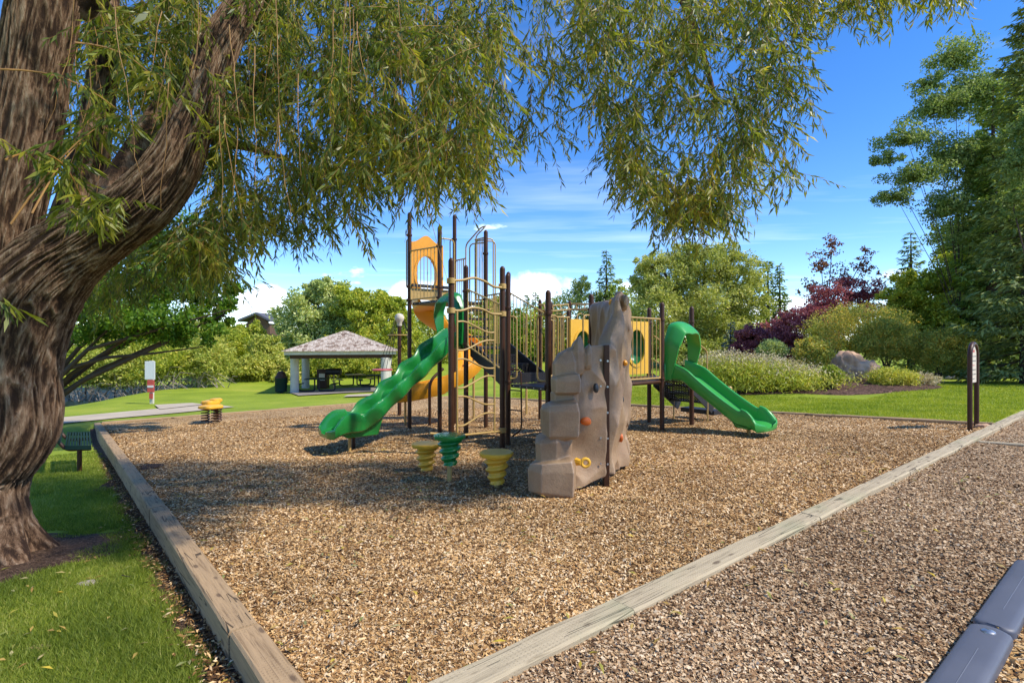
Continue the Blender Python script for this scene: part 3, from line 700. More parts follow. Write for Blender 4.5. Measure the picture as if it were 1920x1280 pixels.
# ---- willow foliage: short hanging sprays of narrow leaves
def sprays(C, r, nleaf, Lsp, leafL, leafW, hang=.8, spread=.55):
    """C start points; returns leaf quads + twig ribbon quads"""
    n = len(C)
    az = r.uniform(0, 2*math.pi, n); h = np.clip(r.normal(hang, .22, n), .1, 1.0)
    D = unit(np.stack([np.cos(az)*(1-h)*1.2+r.normal(0, .12, n), np.sin(az)*(1-h)*1.2, -h], 1))
    L = Lsp*r.uniform(.6, 1.4, n)
    t = np.linspace(.04, 1, nleaf)[None, :]+r.uniform(-.02, .02, (n, nleaf))
    bend = np.zeros((n, nleaf, 3)); bend[:, :, 2] = -(t**2)*.12*L[:, None]
    B = C[:, None]+D[:, None]*(t*L[:, None])[:, :, None]+bend
    la = r.uniform(0, 2*math.pi, (n, nleaf)); side = np.stack([np.cos(la), np.sin(la), 0*la], 2)
    LD = D[:, None]*r.uniform(.5, 1.1, (n, nleaf, 1))+side*spread*r.uniform(.3, 1.2, (n, nleaf, 1))+np.array([0, 0, -1.0])*r.uniform(.1, .7, (n, nleaf, 1))
    LD = unit(LD.reshape(-1, 3)); NN = rdir(n*nleaf, r); LL = leafL*r.uniform(.55, 1.25, n*nleaf)
    V, F = leaf_quads(B.reshape(-1, 3), LD, NN, LL, leafW*LL/leafL*r.uniform(.8, 1.25, n*nleaf))
    rn = np.clip(np.repeat(r.normal(.35, .2, n), nleaf)+r.normal(0, .12, n*nleaf), 0, 1)
    tp = [C, C+D*L[:, None]*.5+np.array([0, 0, -1])*(.03*L)[:, None], C+D*L[:, None]+np.array([0, 0, -1])*(.12*L)[:, None]]
    return V, F, rn, tp
def twig_mesh(segs, w, r):
    """thin three sided twigs through lists of points"""
    Vs = []; Fs = []; k = 0
    for a, b, w0, w1 in segs:
        n = len(a); D = unit(b-a); U = unit(np.cross(D, np.tile([.3, .9, .2], (n, 1)))); T = np.cross(D, U)
        ring = []
        for j in range(3):
            an = 2*math.pi*j/3; o = U*math.cos(an)+T*math.sin(an); ring.append((a+o*w0, b+o*w1))
        V = np.stack([ring[0][0], ring[1][0], ring[2][0], ring[0][1], ring[1][1], ring[2][1]], 1).reshape(-1, 3)
        base = np.arange(n)[:, None]*6+k; F = np.concatenate([base+np.array([[0, 1, 4, 3]]), base+np.array([[1, 2, 5, 4]]), base+np.array([[2, 0, 3, 5]])])
        Vs.append(V); Fs.append(F); k += n*6
    return np.concatenate(Vs), np.concatenate(Fs)
def foliage_zone(name, zones, r, parent):
    allC = []
    for (poly, d0, d1, n, edge) in zones:
        # sample inside polygon (bounding box rejection)
        poly = np.array(poly, float); lo = poly.min(0); hi = poly.max(0); pts = np.zeros((0, 2))
        while len(pts) < n:
            q = r.uniform(lo, hi, (n*2, 2)); inside_ = np.zeros(len(q), bool); j = len(poly)-1
            for i in range(len(poly)):
                xi, yi = poly[i]; xj, yj = poly[j]
                c = ((yi > q[:, 1]) != (yj > q[:, 1])) & (q[:, 0] < (xj-xi)*(q[:, 1]-yi)/(yj-yi+1e-9)+xi); inside_ ^= c; j = i
            q = q[inside_]
            # clumpy gaps
            gg = np.array([mnoise.noise(Vector((x*.013, y*.010, 4.0))) + .7*mnoise.noise(Vector((x*.035, y*.024, 8.0))) for x, y in q])
            q = q[gg > r.uniform(-.42, .12+edge, len(q))]
            pts = np.concatenate([pts, q])
        pts = pts[:n]; d = r.uniform(d0, d1, n)
        allC.append(np.stack([(pts[:, 0]-960)/1000*d, d, 1.5+(640-pts[:, 1])/1000*d], 1))
    return np.concatenate(allC)
r1 = np.random.default_rng(21)
Z = [([(150, -60), (960, -60), (950, 40), (940, 130), (960, 190), (950, 250), (910, 320), (900, 350), (820, 320), (760, 330), (690, 350), (600, 420), (520, 425), (440, 440), (400, 470), (370, 400), (400, 300), (330, 200), (230, 160), (160, 60)], 4.3, 7.0, 3200, .06),
     ([(150, -60), (700, -60), (700, 100), (560, 200), (380, 250), (200, 300), (110, 330), (100, 200), (130, 100)], 4.8, 7.8, 900, -.05),
     ([(600, 60), (960, 40), (930, 290), (890, 335), (700, 330), (640, 330)], 3.6, 5.0, 420, .0),
     ([(1090, -60), (1500, -60), (1500, 40), (1480, 120), (1450, 160), (1440, 240), (1410, 310), (1380, 385), (1310, 410), (1220, 390), (1160, 300), (1130, 210), (1100, 150), (1080, 60)], 4.4, 6.4, 1350, .08),
     ([(1000, -60), (1100, -60), (1110, 40), (1070, 60), (1020, 80), (990, 60)], 4.4, 6.4, 60, .0),
     ([(1440, -60), (1840, -90), (1800, -40), (1640, -20), (1560, 10), (1500, 30)], 4.6, 6.0, 300, .1),
     ([(380, 390), (470, 400), (440, 480), (400, 500), (300, 440)], 4.2, 6.5, 260, .1),
     ([(130, 540), (300, 380), (420, 440), (440, 500), (300, 520), (200, 560)], 5.5, 7.5, 330, .1),
     ([(640, 385), (672, 385), (672, 405), (650, 405)], 4.2, 4.6, 9, 1), ([(960, 60), (1080, 60), (1070, 250), (960, 270)], 4.6, 6.0, 75, .2), ([(1470, 100), (1530, 110), (1500, 320), (1440, 330)], 4.7, 5.8, 60, 1),
     ([(1090, 230), (1200, 260), (1230, 400), (1150, 330)], 4.9, 5.8, 36, 1), ([(1230, 330), (1400, 320), (1380, 385), (1270, 395)], 4.8, 5.9, 110, 1)]
C1 = foliage_zone('w', Z, r1, wl)
V, F, rn, tp = sprays(C1, r1, 17, .34, .094, .0165, hang=.56, spread=.85)
me = np_mesh('leaves', V, F, m_willow, 4, rn, WM[wl.name].inverted()); cr_ = np_obj('crown', me, wl, kind='stuff')
Vt, Ft = twig_mesh([(tp[0], tp[1], .0022, .0017), (tp[1], tp[2], .0017, .0009)], 0, r1)
np_obj('twigs', np_mesh('twigs', Vt, Ft, m_twig, 4, None, WM[wl.name].inverted()), wl, kind='stuff')
# crown out of the frame above and behind, casting the dappled shade
r2 = np.random.default_rng(22); n = 1300
C2 = np.stack([r2.uniform(-6.5, 2.2, n), r2.uniform(-.5, 6.5, n), r2.uniform(4.6, 8.0, n)], 1)
g = np.array([mnoise.noise(Vector((x*.55, y*.55, z*.4))) for x, y, z in C2]); C2 = C2[(g > -.02) & (C2[:, 2] > 1.5+.72*C2[:, 1])]
V, F, rn, tp = sprays(C2, r2, 9, .5, .15, .034, hang=.7)
np_obj('crown_top', np_mesh('leaves', V, F, m_willow, 4, rn, WM[wl.name].inverted()), wl, kind='stuff')
# long bare hanging twigs, yellow orange, with leaves along them
r3 = np.random.default_rng(5); k = 70
px = r3.uniform(130, 900, k); py = r3.uniform(-40, 240, k); d = r3.uniform(3.6, 5.2, k)
mbt = MB(); LC = []
for x, y, dd in zip(px, py, d):
    p = W(x, y, dd); L = r3.uniform(.4, 1.1); dx = r3.uniform(-.25, .25); pts = [p+Vector((dx*L*t**1.5, r3.uniform(-.02, .02), -L*t)) for t in np.linspace(0, 1, 7)]
    mbt.tube(pts, [.004*(1-.7*t) for t in np.linspace(0, 1, 7)], 5)
for a, b in (((0, 130), (250, 230)), ((20, 420), (230, 215)), ((60, 400), (190, 250)), ((140, 80), (330, 190)), ((10, 300), (120, 340)), ((90, 290), (170, 420))):
    p = W(*a, 3.6); q = W(*b, 4.0); pts = [p.lerp(q, t)+Vector((0, 0, .12*math.sin(t*3.1))) for t in np.linspace(0, 1, 8)]
    mbt.tube(pts, [.007*(1-.7*t) for t in np.linspace(0, 1, 8)], 6)
    for q in pts[3:]: LC += [tuple(q+Vector((random.uniform(-.05, .05), random.uniform(-.05, .05), .02))) for _ in range(3)]
obj('hanging_twigs', mbt, m_twig, wl, kind='stuff', fix=False)
for _ in range(26): LC.append(tuple(W(random.uniform(110, 250), random.uniform(360, 410), random.uniform(3.7, 4.2))))
for _ in range(5): LC.append(tuple(W(random.uniform(-20, 12), random.uniform(555, 575), 3.5)))
for _ in range(5): LC.append(tuple(W(random.uniform(-20, 6), random.uniform(225, 250), 3.5)))
V, F, rn, tp = sprays(np.array(LC), r3, 9, .16, .12, .018, hang=.35)
np_obj('low_leaves', np_mesh('leaves', V, F, m_willow, 4, np.clip(rn+.1, 0, 1), WM[wl.name].inverted()), wl, kind='stuff')

# ---- generic broadleaf crowns
def crown(blobs, n, size, r, sub=26, droop=.0, aspect=.55, fill=.5):
    """blobs: (x,y,z,rx,ry,rz); clumps sit on each blob's surface, leaves in clumps"""
    C = []; bl = np.array(blobs, float); wgt = (bl[:, 3]*bl[:, 5]); wgt = wgt/wgt.sum()
    for i, b in enumerate(bl):
        m = max(4, int(sub*len(bl)*wgt[i])); d = rdir(m, r); d[:, 2] = d[:, 2]*.9+.08
        rad = r.uniform(fill, 1.0, m)[:, None]; cc = b[:3]+d*b[3:6]*rad; cr = (b[3:6].mean())*r.uniform(.16, .34, m)
        k = int(n*wgt[i]/m)+1
        q = rdir(m*k, r)*np.repeat(cr, k)[:, None]*(r.uniform(.25, 1, (m*k, 1))**.5)*np.array([1.15, 1.15, .8])
        C.append(np.repeat(cc, k, axis=0)+q)
    C = np.concatenate(C); m = len(C); D = rdir(m, r); D[:, 2] -= droop; D = unit(D)
    s = size*r.uniform(.6, 1.4, m); V, F = leaf_quads(C, D, rdir(m, r), s, s*aspect)
    return V, F, np.clip(r.normal(.5, .2, m), 0, 1)
def tree_obj(name, label, cat, base, blobs, mat, n, size, seed, group=None, bark=m_bark2, tr=.12, sub=26, droop=0, aspect=.55, branches=True, fill=.5, stems=1):
    """blobs in picture units (px, py, rx, ry, depth[, thickness])"""
    r = np.random.default_rng(seed); wb = []
    for q in blobs:
        d = q[4]; c = W(q[0], q[1], d); rx = q[2]/1000*d; rz = q[3]/1000*d; th = q[5] if len(q) > 5 else rx; wb.append((c.x, c.y, c.z, rx, th, rz))
    t = thing(name, base, label, cat, group); Mi = WM[t.name].inverted()
    V, F, rn = crown(wb, n, size, r, sub, droop, aspect, fill)
    np_obj('crown', np_mesh('leaves', V, F, mat, 4, rn, Mi), t, kind='stuff')
    mb = MB(); bp = Vector(base); top = max(wb, key=lambda q: q[2])
    for s in range(stems):
        o = Vector((random.uniform(-1, 1), random.uniform(-1, 1), 0))*(tr*2 if stems > 1 else 0)
        for i, q in enumerate(wb if branches else [top]):
            c = Vector(q[:3]); mid = bp+o+(c-bp)*.5+Vector((0, 0, abs(c.z-bp.z)*.08)); mid.x = bp.x+(c.x-bp.x)*.35
            mb.tube([bp+o+Vector((0, 0, -.1)), bp+o+Vector((0, 0, .25*(c.z-bp.z))), mid, c, c+Vector((random.uniform(-.5, .5)*q[3], 0, q[5]*.6))], [tr, tr*.8, tr*.55, tr*.3, tr*.08], 8)
    obj('trunk', mb, bark, t, fix=False)
    return t
def ground_at(px, d): p = W(px, 640, d); return Vector((p.x, p.y, gz(p.x, p.y)))
def spruce(label, px, d, top, halfw, mat, seed, dens=1.0, needle=.16, group=None, name='spruce_tree', bot=None, droop=.25, nl=None):
    r = np.random.default_rng(seed); g = ground_at(px, d); H = 1.5+(640-top)/1000*d-g.z; Rr = halfw/1000*d
    t = thing(name, g, label, 'tree', group); Mi = WM[t.name].inverted()
    z0 = .06 if bot is None else bot; nl = nl or int(16+H*1.6); seg = []; C = []; D = []; S = []
    for i in range(nl):
        f = z0+(1-z0)*(i/nl)**.9; L = Rr*(1-f)**.8*(1+.15*math.sin(i*2.3))+.08; nb = int(6+5*(1-f))
        for k in range(nb):
            an = r.uniform(0, 6.283); l = L*r.uniform(.7, 1.12); dirv = np.array([math.cos(an), math.sin(an), 0])
            p0 = np.array([0, 0, f*H]); dr = droop*(1-f)+.05
            m = max(4, int(l*14*dens)); tt = r.uniform(.08, 1, m)**.8
            q = p0+dirv*l*tt[:, None]; q[:, 2] += -dr*l*np.sin(tt*2.2)+.14*l*tt**3
            side = np.array([-dirv[1], dirv[0], 0]); off = r.normal(0, .15, m)*l*(1-tt*.7); q = q+side*off[:, None]; q[:, 2] -= r.uniform(0, .10, m)*min(l, 1.5)+np.abs(off)*.2
            dd = dirv*r.uniform(.3, 1, (m, 1))+side*np.sign(off)[:, None]*r.uniform(.2, .8, (m, 1))+np.array([0, 0, 1])*r.normal(-.25, .25, (m, 1))
            C.append(q); D.append(dd); S.append(np.full(m, needle)*r.uniform(.6, 1.3, m))
            seg.append((p0, p0+dirv*l*.8+np.array([0, 0, -dr*l*.75])))
    C = np.concatenate(C); D = unit(np.concatenate(D)); S = np.concatenate(S); m = len(C)
    nn = unit(np.stack([r.normal(0, .5, m), r.normal(0, .5, m), np.ones(m)], 1))
    V, F = leaf_quads(C, D, nn, S*1.5, S*.45)
    np_obj('crown', np_mesh('needles', V, F, mat, 4, np.clip(r.normal(.5, .2, m), 0, 1)), t, kind='stuff')
    mb = MB(); base = Vector(g); mb.tube([base+Vector((0, 0, -.1)), base+Vector((0, 0, H*.5)), base+Vector((0, 0, H*.99))], [.02*H+.05, .012*H+.03, .01], 8)
    for a, b in seg[::2]: mb.tube([base+Vector(a), base+Vector(b)], [.012+.0015*H, .004], 4, cap=False)
    obj('trunk', mb, m_bark2, t, fix=False); return t
mk = leafmat
m_poplar = mk('poplar_leaf', [(0.173,0.242,0.084), (0.347,0.429,0.121), (0.591,0.644,0.219), (1.041,0.965,0.483)], big=.4, trans=.3)
m_lightbush = mk('bright_shrub_leaf', [(0.190,0.262,0.043), (0.354,0.417,0.065), (0.568,0.557,0.108), (0.803,0.696,0.193)], big=.4)
m_maple = mk('dark_maple_leaf', [(0.044,0.114,0.013), (0.080,0.187,0.018), (0.180,0.308,0.023), (0.340,0.439,0.040)], big=.6, trans=.45)
m_willowbg = mk('pale_willow_leaf', [(0.210,0.243,0.055), (0.358,0.401,0.078), (0.526,0.540,0.140), (0.757,0.696,0.250)], big=.35, trans=.35)
m_tree_mid = mk('mid_green_leaf', [(0.114,0.181,0.029), (0.231,0.310,0.037), (0.425,0.466,0.057), (0.773,0.673,0.095)], big=.5)
m_yellowgreen = mk('yellow_green_leaf', [(0.161,0.238,0.032), (0.322,0.396,0.043), (0.537,0.554,0.065), (0.859,0.713,0.128)], big=.5, trans=.4)
m_aspen = mk('aspen_leaf', [(0.102,0.165,0.045), (0.183,0.264,0.075), (0.305,0.380,0.119), (0.508,0.528,0.208)], big=.5, trans=.4)
m_plum = mk('plum_leaf', [(0.121,0.036,0.054), (0.259,0.066,0.100), (0.441,0.128,0.154), (0.721,0.255,0.249)], big=.7, trans=.3)
m_redbrown = mk('red_brown_leaf', [(0.101,0.038,0.027), (0.202,0.075,0.041), (0.302,0.135,0.068), (0.370,0.210,0.095)], big=.7, trans=.3)
m_spruce = mk('spruce_needle', [(0.063,0.124,0.023), (0.131,0.212,0.040), (0.242,0.338,0.058), (0.434,0.494,0.072)], big=.7, trans=.2)
m_bluespruce = mk('blue_spruce_needle', [(0.100,0.157,0.052), (0.202,0.268,0.088), (0.353,0.410,0.131), (0.605,0.600,0.175)], big=.7, trans=.2)
m_silver = mk('silver_spruce_needle', [(.12,.17,.17), (.2,.26,.25), (.3,.37,.36)], big=.7, trans=.1)
m_shrub = mk('bronze_shrub_leaf', [(0.168,0.225,0.049), (0.316,0.378,0.070), (0.595,0.513,0.092), (1.038,0.604,0.102)], big=1.3, trans=.3)
m_peren = mk('perennial_leaf', [(0.218,0.286,0.044), (0.387,0.447,0.065), (0.630,0.607,0.102), (0.968,0.786,0.232)], big=.8, trans=.4)
m_seed = mk('pale_seed_heads', [(0.414,0.310,0.184), (0.575,0.483,0.299), (0.713,0.644,0.414)], big=2, trans=.2)
m_yflower = mk('yellow_flower', [(.45,.40,.03), (.6,.52,.05), (.7,.62,.12)], big=2, trans=.3)
T = tree_obj
# left: dark tree behind the willow trunk with wide level boughs
tb = ground_at(60, 13); t = T('broadleaf_tree', 'dark green broadleaf tree with wide level boughs behind the willow trunk', 'tree', tb,
  [(200, 560, 110, 70, 13), (310, 520, 90, 62, 13), (390, 560, 62, 58, 13.5), (290, 600, 110, 45, 12.5), (200, 620, 90, 40, 12.5), (160, 480, 90, 80, 13.5), (360, 620, 60, 32, 12.5), (420, 590, 36, 30, 13), (290, 450, 90, 60, 14), (60, 560, 100, 90, 14.5)], m_maple, 42000, .095, 31, tr=.09, sub=30, fill=.2)
mb = MB()
for pts in ([(60, 740, 0), (120, 700, 0), (165, 655, -.1), (260, 628, -.2), (360, 600, -.3), (430, 580, -.3)], [(70, 740, 0), (130, 690, 0), (200, 670, 0), (290, 662, 0), (380, 650, .2)], [(60, 740, 0), (110, 640, .2), (180, 540, .3), (260, 470, .4)]):
    mb.tube([W(x, y, 12.6+o) for x, y, o in pts], list(np.linspace(.065, .012, len(pts))), 8)
obj('bough', mb, m_bark2, t, fix=False)
# far bank willow shrubs with grey stems
bank = [(130, 690, 62, 50, 31), (215, 690, 60, 48, 31.5), (300, 685, 60, 45, 32), (385, 680, 52, 50, 33), (80, 640, 70, 60, 33), (160, 640, 60, 50, 34), (270, 640, 70, 45, 34), (370, 640, 60, 50, 34.5)]
for i, (x, y, rx, ry, d) in enumerate(bank):
    g = ground_at(x, d); g.z = max(g.z, -2.1)
    lab = ['arching', 'low', 'pale', 'twiggy', 'tall', 'yellowish', 'dense', 'loose'][i]
    pos = ['at the left end of the pond bank', 'on the pond bank left of the white sign', 'directly behind the white and red sign', 'on the bank right of the white and red sign', 'behind the bench on the far bank', 'back row of the bank left of the sign', 'back row of the bank above the sign', 'back row of the bank near the bright shrubs'][i]
    t = T('willow_shrub', f'{lab} yellow green willow shrub {pos}', 'shrub', g, [(x, y, rx, ry, d, 1.6), (x-rx*.4, y+ry*.35, rx*.6, ry*.5, d-.4, 1.2), (x+rx*.4, y-ry*.3, rx*.55, ry*.6, d, 1.4)], m_lightbush if i % 2 else m_yellowgreen, 7000, .20, 40+i, group='willow shrubs along the pond bank', tr=.03, sub=40, aspect=.3, branches=False, fill=.45)
    mb = MB()
    for s in range(26):
        an = random.uniform(0, math.pi); l = random.uniform(1.2, 3.2); w = random.uniform(-1, 1)*1.6; p = g+Vector((w+random.uniform(-.3, .3), -.5+random.uniform(-.4, .3), 0)); q = p+Vector((math.cos(an)*l*.75, random.uniform(-.6, .2), math.sin(an)*l*.6+.2))
        mb.tube([p, p.lerp(q, .5)+Vector((0, 0, .25*l)), q], [.03, .02, .008], 4, cap=False)
    obj('stems', mb, m_graystem, t, kind='stuff', fix=False)
# bright bushes and house behind
T('shrub', 'bright green rounded shrub left of the pavilion behind the trash can', 'shrub', ground_at(480, 38), [(470, 700, 42, 32, 37), (505, 690, 38, 36, 38), (540, 705, 26, 26, 37), (500, 655, 32, 26, 39)], m_lightbush, 22000, .19, 60, sub=50)
T('shrub', 'tall light green bush below the brown house', 'shrub', ground_at(440, 44), [(445, 650, 38, 36, 43), (420, 690, 30, 30, 41), (475, 625, 28, 22, 45), (420, 640, 25, 40, 44)], m_yellowgreen, 14000, .2, 61, sub=50)
hb = W(478, 700, 75)
h = thing('house', (hb.x, hb.y, -2), 'brown house with shallow dark gable roof rising above the bright shrubs', 'house')
mb = MB(); x0, x1 = W(458, 0, 75).x, W(503, 0, 75).x; zt = W(0, 606, 75).z; mb.box(((x0+x1)/2, 79, (zt-2)/2-.0), (x1-x0, 7, zt+2)); obj('wall', mb, m_house, h, smooth=False)
mb = MB(); za = W(0, 589.5, 75).z; ze = W(0, 603, 75).z; xm = W(482, 0, 75).x; xl, xr = W(448, 0, 75).x, W(508, 0, 75).x
for xa, xb, s in ((xl, xm, 1), (xm, xr, -1)):
    zA, zB = (ze, za) if s == 1 else (za, ze)
    mb.add([(xa, 74.6, zA), (xb, 74.6, zB), (xb, 83, zB), (xa, 83, zA), (xa, 74.6, zA+.3), (xb, 74.6, zB+.3), (xb, 83, zB+.3), (xa, 83, zA+.3)], [(0,1,2,3),(4,5,6,7),(0,1,5,4),(1,2,6,5),(2,3,7,6),(3,0,4,7)])
obj('roof', mb, m_roofd, h, smooth=False)
mb = MB(); mb.add([(x0, 75.4, zt-.05), (x1, 75.4, zt-.05), (xm, 75.4, za)], [(0, 1, 2)]); mb.add([(x0, 75.6, zt-.05), (x1, 75.6, zt-.05), (xm, 75.6, za)], [(0, 1, 2)]); obj('gable', mb, m_house, h, smooth=False)
T('poplar_tree', 'tall silvery green tree left of the pavilion roof peak', 'tree', ground_at(600, 47), [(600, 580, 62, 48, 46), (560, 620, 55, 50, 46), (620, 550, 34, 30, 46), (590, 545, 24, 26, 46), (640, 610, 50, 45, 46), (540, 660, 45, 35, 45), (600, 660, 60, 35, 45)], m_poplar, 42000, .24, 62, sub=46, tr=.3)
T('poplar_tree', 'yellowish green tree behind the pavilion and slide tower', 'tree', ground_at(700, 45), [(690, 590, 45, 42, 44), (655, 570, 32, 34, 44), (720, 575, 32, 30, 44), (700, 640, 55, 40, 43), (750, 620, 36, 50, 44), (655, 650, 45, 35, 43), (745, 580, 20, 26, 44), (770, 660, 40, 40, 44)], m_yellowgreen, 40000, .22, 63, sub=46, tr=.3)
T('shrub', 'dark undergrowth behind the picnic shelter', 'shrub', ground_at(640, 41.5), [(590, 690, 45, 22, 41), (650, 688, 45, 24, 41), (710, 690, 40, 24, 41), (620, 680, 40, 22, 41), (680, 680, 40, 22, 41), (760, 690, 40, 24, 41)], m_tree_mid, 20000, .18, 64, sub=50)
# centre background
hedge = [(800, 635, 60, 50, 52), (860, 645, 60, 50, 52), (900, 625, 50, 52, 54), (960, 632, 45, 46, 52), (1020, 618, 50, 50, 52), (1080, 590, 50, 62, 52), (1150, 590, 50, 56, 52), (930, 590, 34, 34, 60)]
for i, q in enumerate(hedge):
    T('broadleaf_tree', ['low leafy tree right of the slide tower foot', 'low leafy tree seen between the tower posts', 'mid green tree behind the wavy climber', 'mid green tree behind the stair rails', 'leafy tree behind the low deck', 'tall leafy tree left of the rock wall top', 'leafy tree behind the rock wall top', 'distant tree top behind the stair railing'][i], 'tree', ground_at(q[0], q[4]+.5),
      [(q[0], q[1], q[2], q[3], q[4]), (q[0]-q[2]*.5, q[1]+q[3]*.7, q[2]*.8, q[3]*.6, q[4]-1), (q[0]+q[2]*.5, q[1]+q[3]*.6, q[2]*.8, q[3]*.7, q[4]-1), (q[0]+q[2]*.2, q[1]-q[3]*.7, q[2]*.45, q[3]*.5, q[4])], (m_tree_mid, m_yellowgreen, m_tree_mid, m_maple, m_yellowgreen, m_aspen, m_tree_mid, m_tree_mid)[i], 10000, .22, 70+i, group='trees behind the play structure', sub=50, tr=.15)
for px, d, top, hw, lb in ((988, 62, 550, 14, 'small distant spruce left of the low deck posts'), (1004, 60, 545, 16, 'second small distant spruce beside the low deck posts'), (1137, 50, 466, 42, 'tall dark spruce rising behind the rock wall'), (1440, 44, 486, 26, 'narrow dark spruce right of the round willow'), (1462, 44, 493, 28, 'dark spruce between round willow and purple trees'), (930, 60, 560, 18, 'small spruce tip behind the stair railing')):
    spruce(lb, px, d, top, hw, m_spruce, int(px), 1.0, .26, 'distant spruces', nl=24 if d > 55 else 30)
T('willow_tree', 'broad rounded pale green willow behind the right slide', 'tree', ground_at(1320, 41), [(1250, 520, 55, 48, 39), (1320, 500, 60, 42, 39), (1385, 520, 48, 46, 39), (1400, 580, 42, 60, 38), (1330, 580, 70, 60, 38), (1240, 590, 62, 60, 38), (1210, 540, 28, 40, 39), (1290, 650, 70, 40, 37), (1370, 640, 60, 45, 37), (1200, 650, 50, 40, 38), (1215, 495, 26, 22, 39), (1290, 475, 34, 22, 39), (1360, 480, 34, 22, 39)], m_willowbg, 78000, .22, 90, sub=60, tr=.35, aspect=.35)
spruce('small silver blue spruce between the willow and purple shrubs', 1370, 30, 600, 22, m_silver, 55, 1.6, .12)
plum = [([(1412, 640, 32, 32, 29), (1395, 655, 25, 25, 29), (1430, 660, 25, 25, 29)], 'low dark purple plum shrub beside the silver spruce'), ([(1490, 620, 42, 45, 30), (1460, 650, 34, 34, 30), (1520, 600, 36, 30, 30), (1500, 660, 30, 30, 30), (1450, 620, 30, 26, 31), (1540, 640, 34, 34, 30)], 'rounded purple plum tree left of the bronze shrubs'),
        ([(1560, 560, 42, 34, 31), (1600, 540, 40, 30, 32), (1540, 590, 40, 34, 31), (1590, 590, 50, 40, 32), (1640, 570, 30, 30, 33)], 'taller purple plum tree behind the large bronze shrub')]
for i, (bl_, lb) in enumerate(plum): T('plum_tree', lb, 'tree', ground_at(bl_[0][0], bl_[0][4]), bl_, m_plum, 15000, .13, 100+i, 'purple plums behind the bed', sub=50, tr=.08)
T('slender_tree', 'thin reddish tree with sparse upright twigs above the purple plums', 'tree', ground_at(1550, 33), [(1540, 500, 24, 45, 33), (1560, 460, 18, 30, 33), (1580, 520, 26, 30, 33), (1620, 500, 22, 30, 33), (1520, 540, 22, 25, 33), (1650, 530, 20, 20, 33), (1625, 470, 14, 18, 33)], m_redbrown, 1500, .17, 110, sub=18, tr=.06, fill=.1)
# right side
spruce('dark spruce behind the bronze shrubs with its tip clear of the trees', 1708, 33, 430, 60, m_spruce, 7, 1.3, .2)
T('broadleaf_tree', 'yellow green tree in front of the tall spruces on the right', 'tree', ground_at(1760, 29), [(1740, 560, 62, 40, 28), (1800, 520, 60, 46, 28), (1700, 600, 50, 30, 28), (1770, 620, 60, 40, 27), (1830, 590, 50, 50, 27), (1720, 530, 40, 26, 28), (1690, 560, 36, 20, 28)], m_yellowgreen, 46000, .14, 120, sub=50, tr=.16)
T('aspen_tree', 'tall airy aspen with open pale boughs beside the spruces', 'tree', ground_at(1800, 26), [(1790, 110, 50, 36, 26), (1760, 200, 62, 34, 26), (1700, 260, 60, 22, 26), (1790, 290, 60, 40, 26), (1720, 330, 60, 26, 26), (1680, 370, 44, 16, 26), (1820, 180, 50, 60, 26), (1840, 330, 50, 60, 26), (1780, 390, 55, 40, 26), (1830, 440, 60, 44, 26), (1740, 160, 30, 20, 26), (1660, 300, 34, 14, 26)], m_aspen, 52000, .12, 121, sub=80, tr=.028, bark=m_bark2, fill=.1)
spruce('huge blue green spruce filling the right edge of the picture', 1935, 20, -60, 125, m_bluespruce, 8, 2.6, .17, droop=.3, nl=64)
spruce('tall dark spruce just left of the huge right hand spruce', 1862, 25, 150, 80, m_spruce, 9, 2.3, .19, droop=.3, nl=52)
spruce('blue green spruce standing behind the fitness sign', 1900, 26.5, 290, 95, m_bluespruce, 10, 2.3, .19, droop=.25, nl=44)
spruce('low dark spruce between yellow green tree and round shrub', 1800, 29, 420, 70, m_spruce, 19, 1.6, .2, nl=40)
T('broadleaf_tree', 'light green leafy boughs in front of the spruce at the right edge', 'tree', ground_at(1960, 18), [(1925, 330, 30, 60, 18), (1940, 250, 40, 60, 18), (1900, 390, 25, 30, 18.5)], m_aspen, 9000, .10, 122, sub=40, tr=.05)
T('broadleaf_tree', 'mid green leafy tree filling the gap below the aspen', 'tree', ground_at(1840, 31), [(1850, 460, 60, 60, 30), (1800, 450, 50, 50, 30), (1880, 380, 50, 60, 30), (1840, 300, 50, 50, 30), (1880, 200, 40, 60, 30)], m_tree_mid, 30000, .15, 123, sub=60, tr=.12)
# shrubs in the bed
def bush(px, py, rx, ry, d, lb, seed, mat=m_shrub, n=14000, size=.07, gp='rounded bronze green shrubs in the bed', stems=5, extra=()):
    g = ground_at(px, d); g.z += .05
    return T('rounded_shrub', lb, 'shrub', g, [(px, py, rx, ry, d), (px-rx*.45, py+ry*.2, rx*.55, ry*.6, d), (px+rx*.45, py+ry*.2, rx*.55, ry*.6, d), (px, py-ry*.4, rx*.6, ry*.55, d)]+list(extra), mat, n, size, seed, gp, sub=60, tr=.025, stems=stems, fill=.8)
bush(1525, 662, 31, 30, 20.0, 'small globe shaped bronze shrub left of the boulder', 130, n=9000)
bush(1610, 618, 86, 46, 24.0, 'largest wide bronze green shrub behind the boulder', 131, n=30000, extra=[(1560, 650, 40, 45, 24.0), (1660, 640, 45, 40, 24.0)])
bush(1662, 640, 50, 42, 22.4, 'leafy green shrub arching over the boulder right side', 132, n=20000)
bush(1762, 655, 50, 38, 21.5, 'bronze topped shrub on bare dark stems left of the fitness sign', 133, n=18000, extra=[(1770, 680, 40, 22, 21.5)])
bush(1560, 705, 18, 20, 18.2, 'small leafy green plant at the foot of the boulder', 134, mat=m_tree_mid, n=5000, size=.06, gp=None)
bush(1448, 655, 26, 18, 22.5, 'small grey green shrub behind the tall flowering perennials', 137, mat=m_poplar, n=4500, size=.07, gp=None)
bush(1672, 710, 40, 20, 18.9, 'low yellow flowering shrub right of the boulder', 135, mat=m_peren, n=9000, size=.055, gp=None)
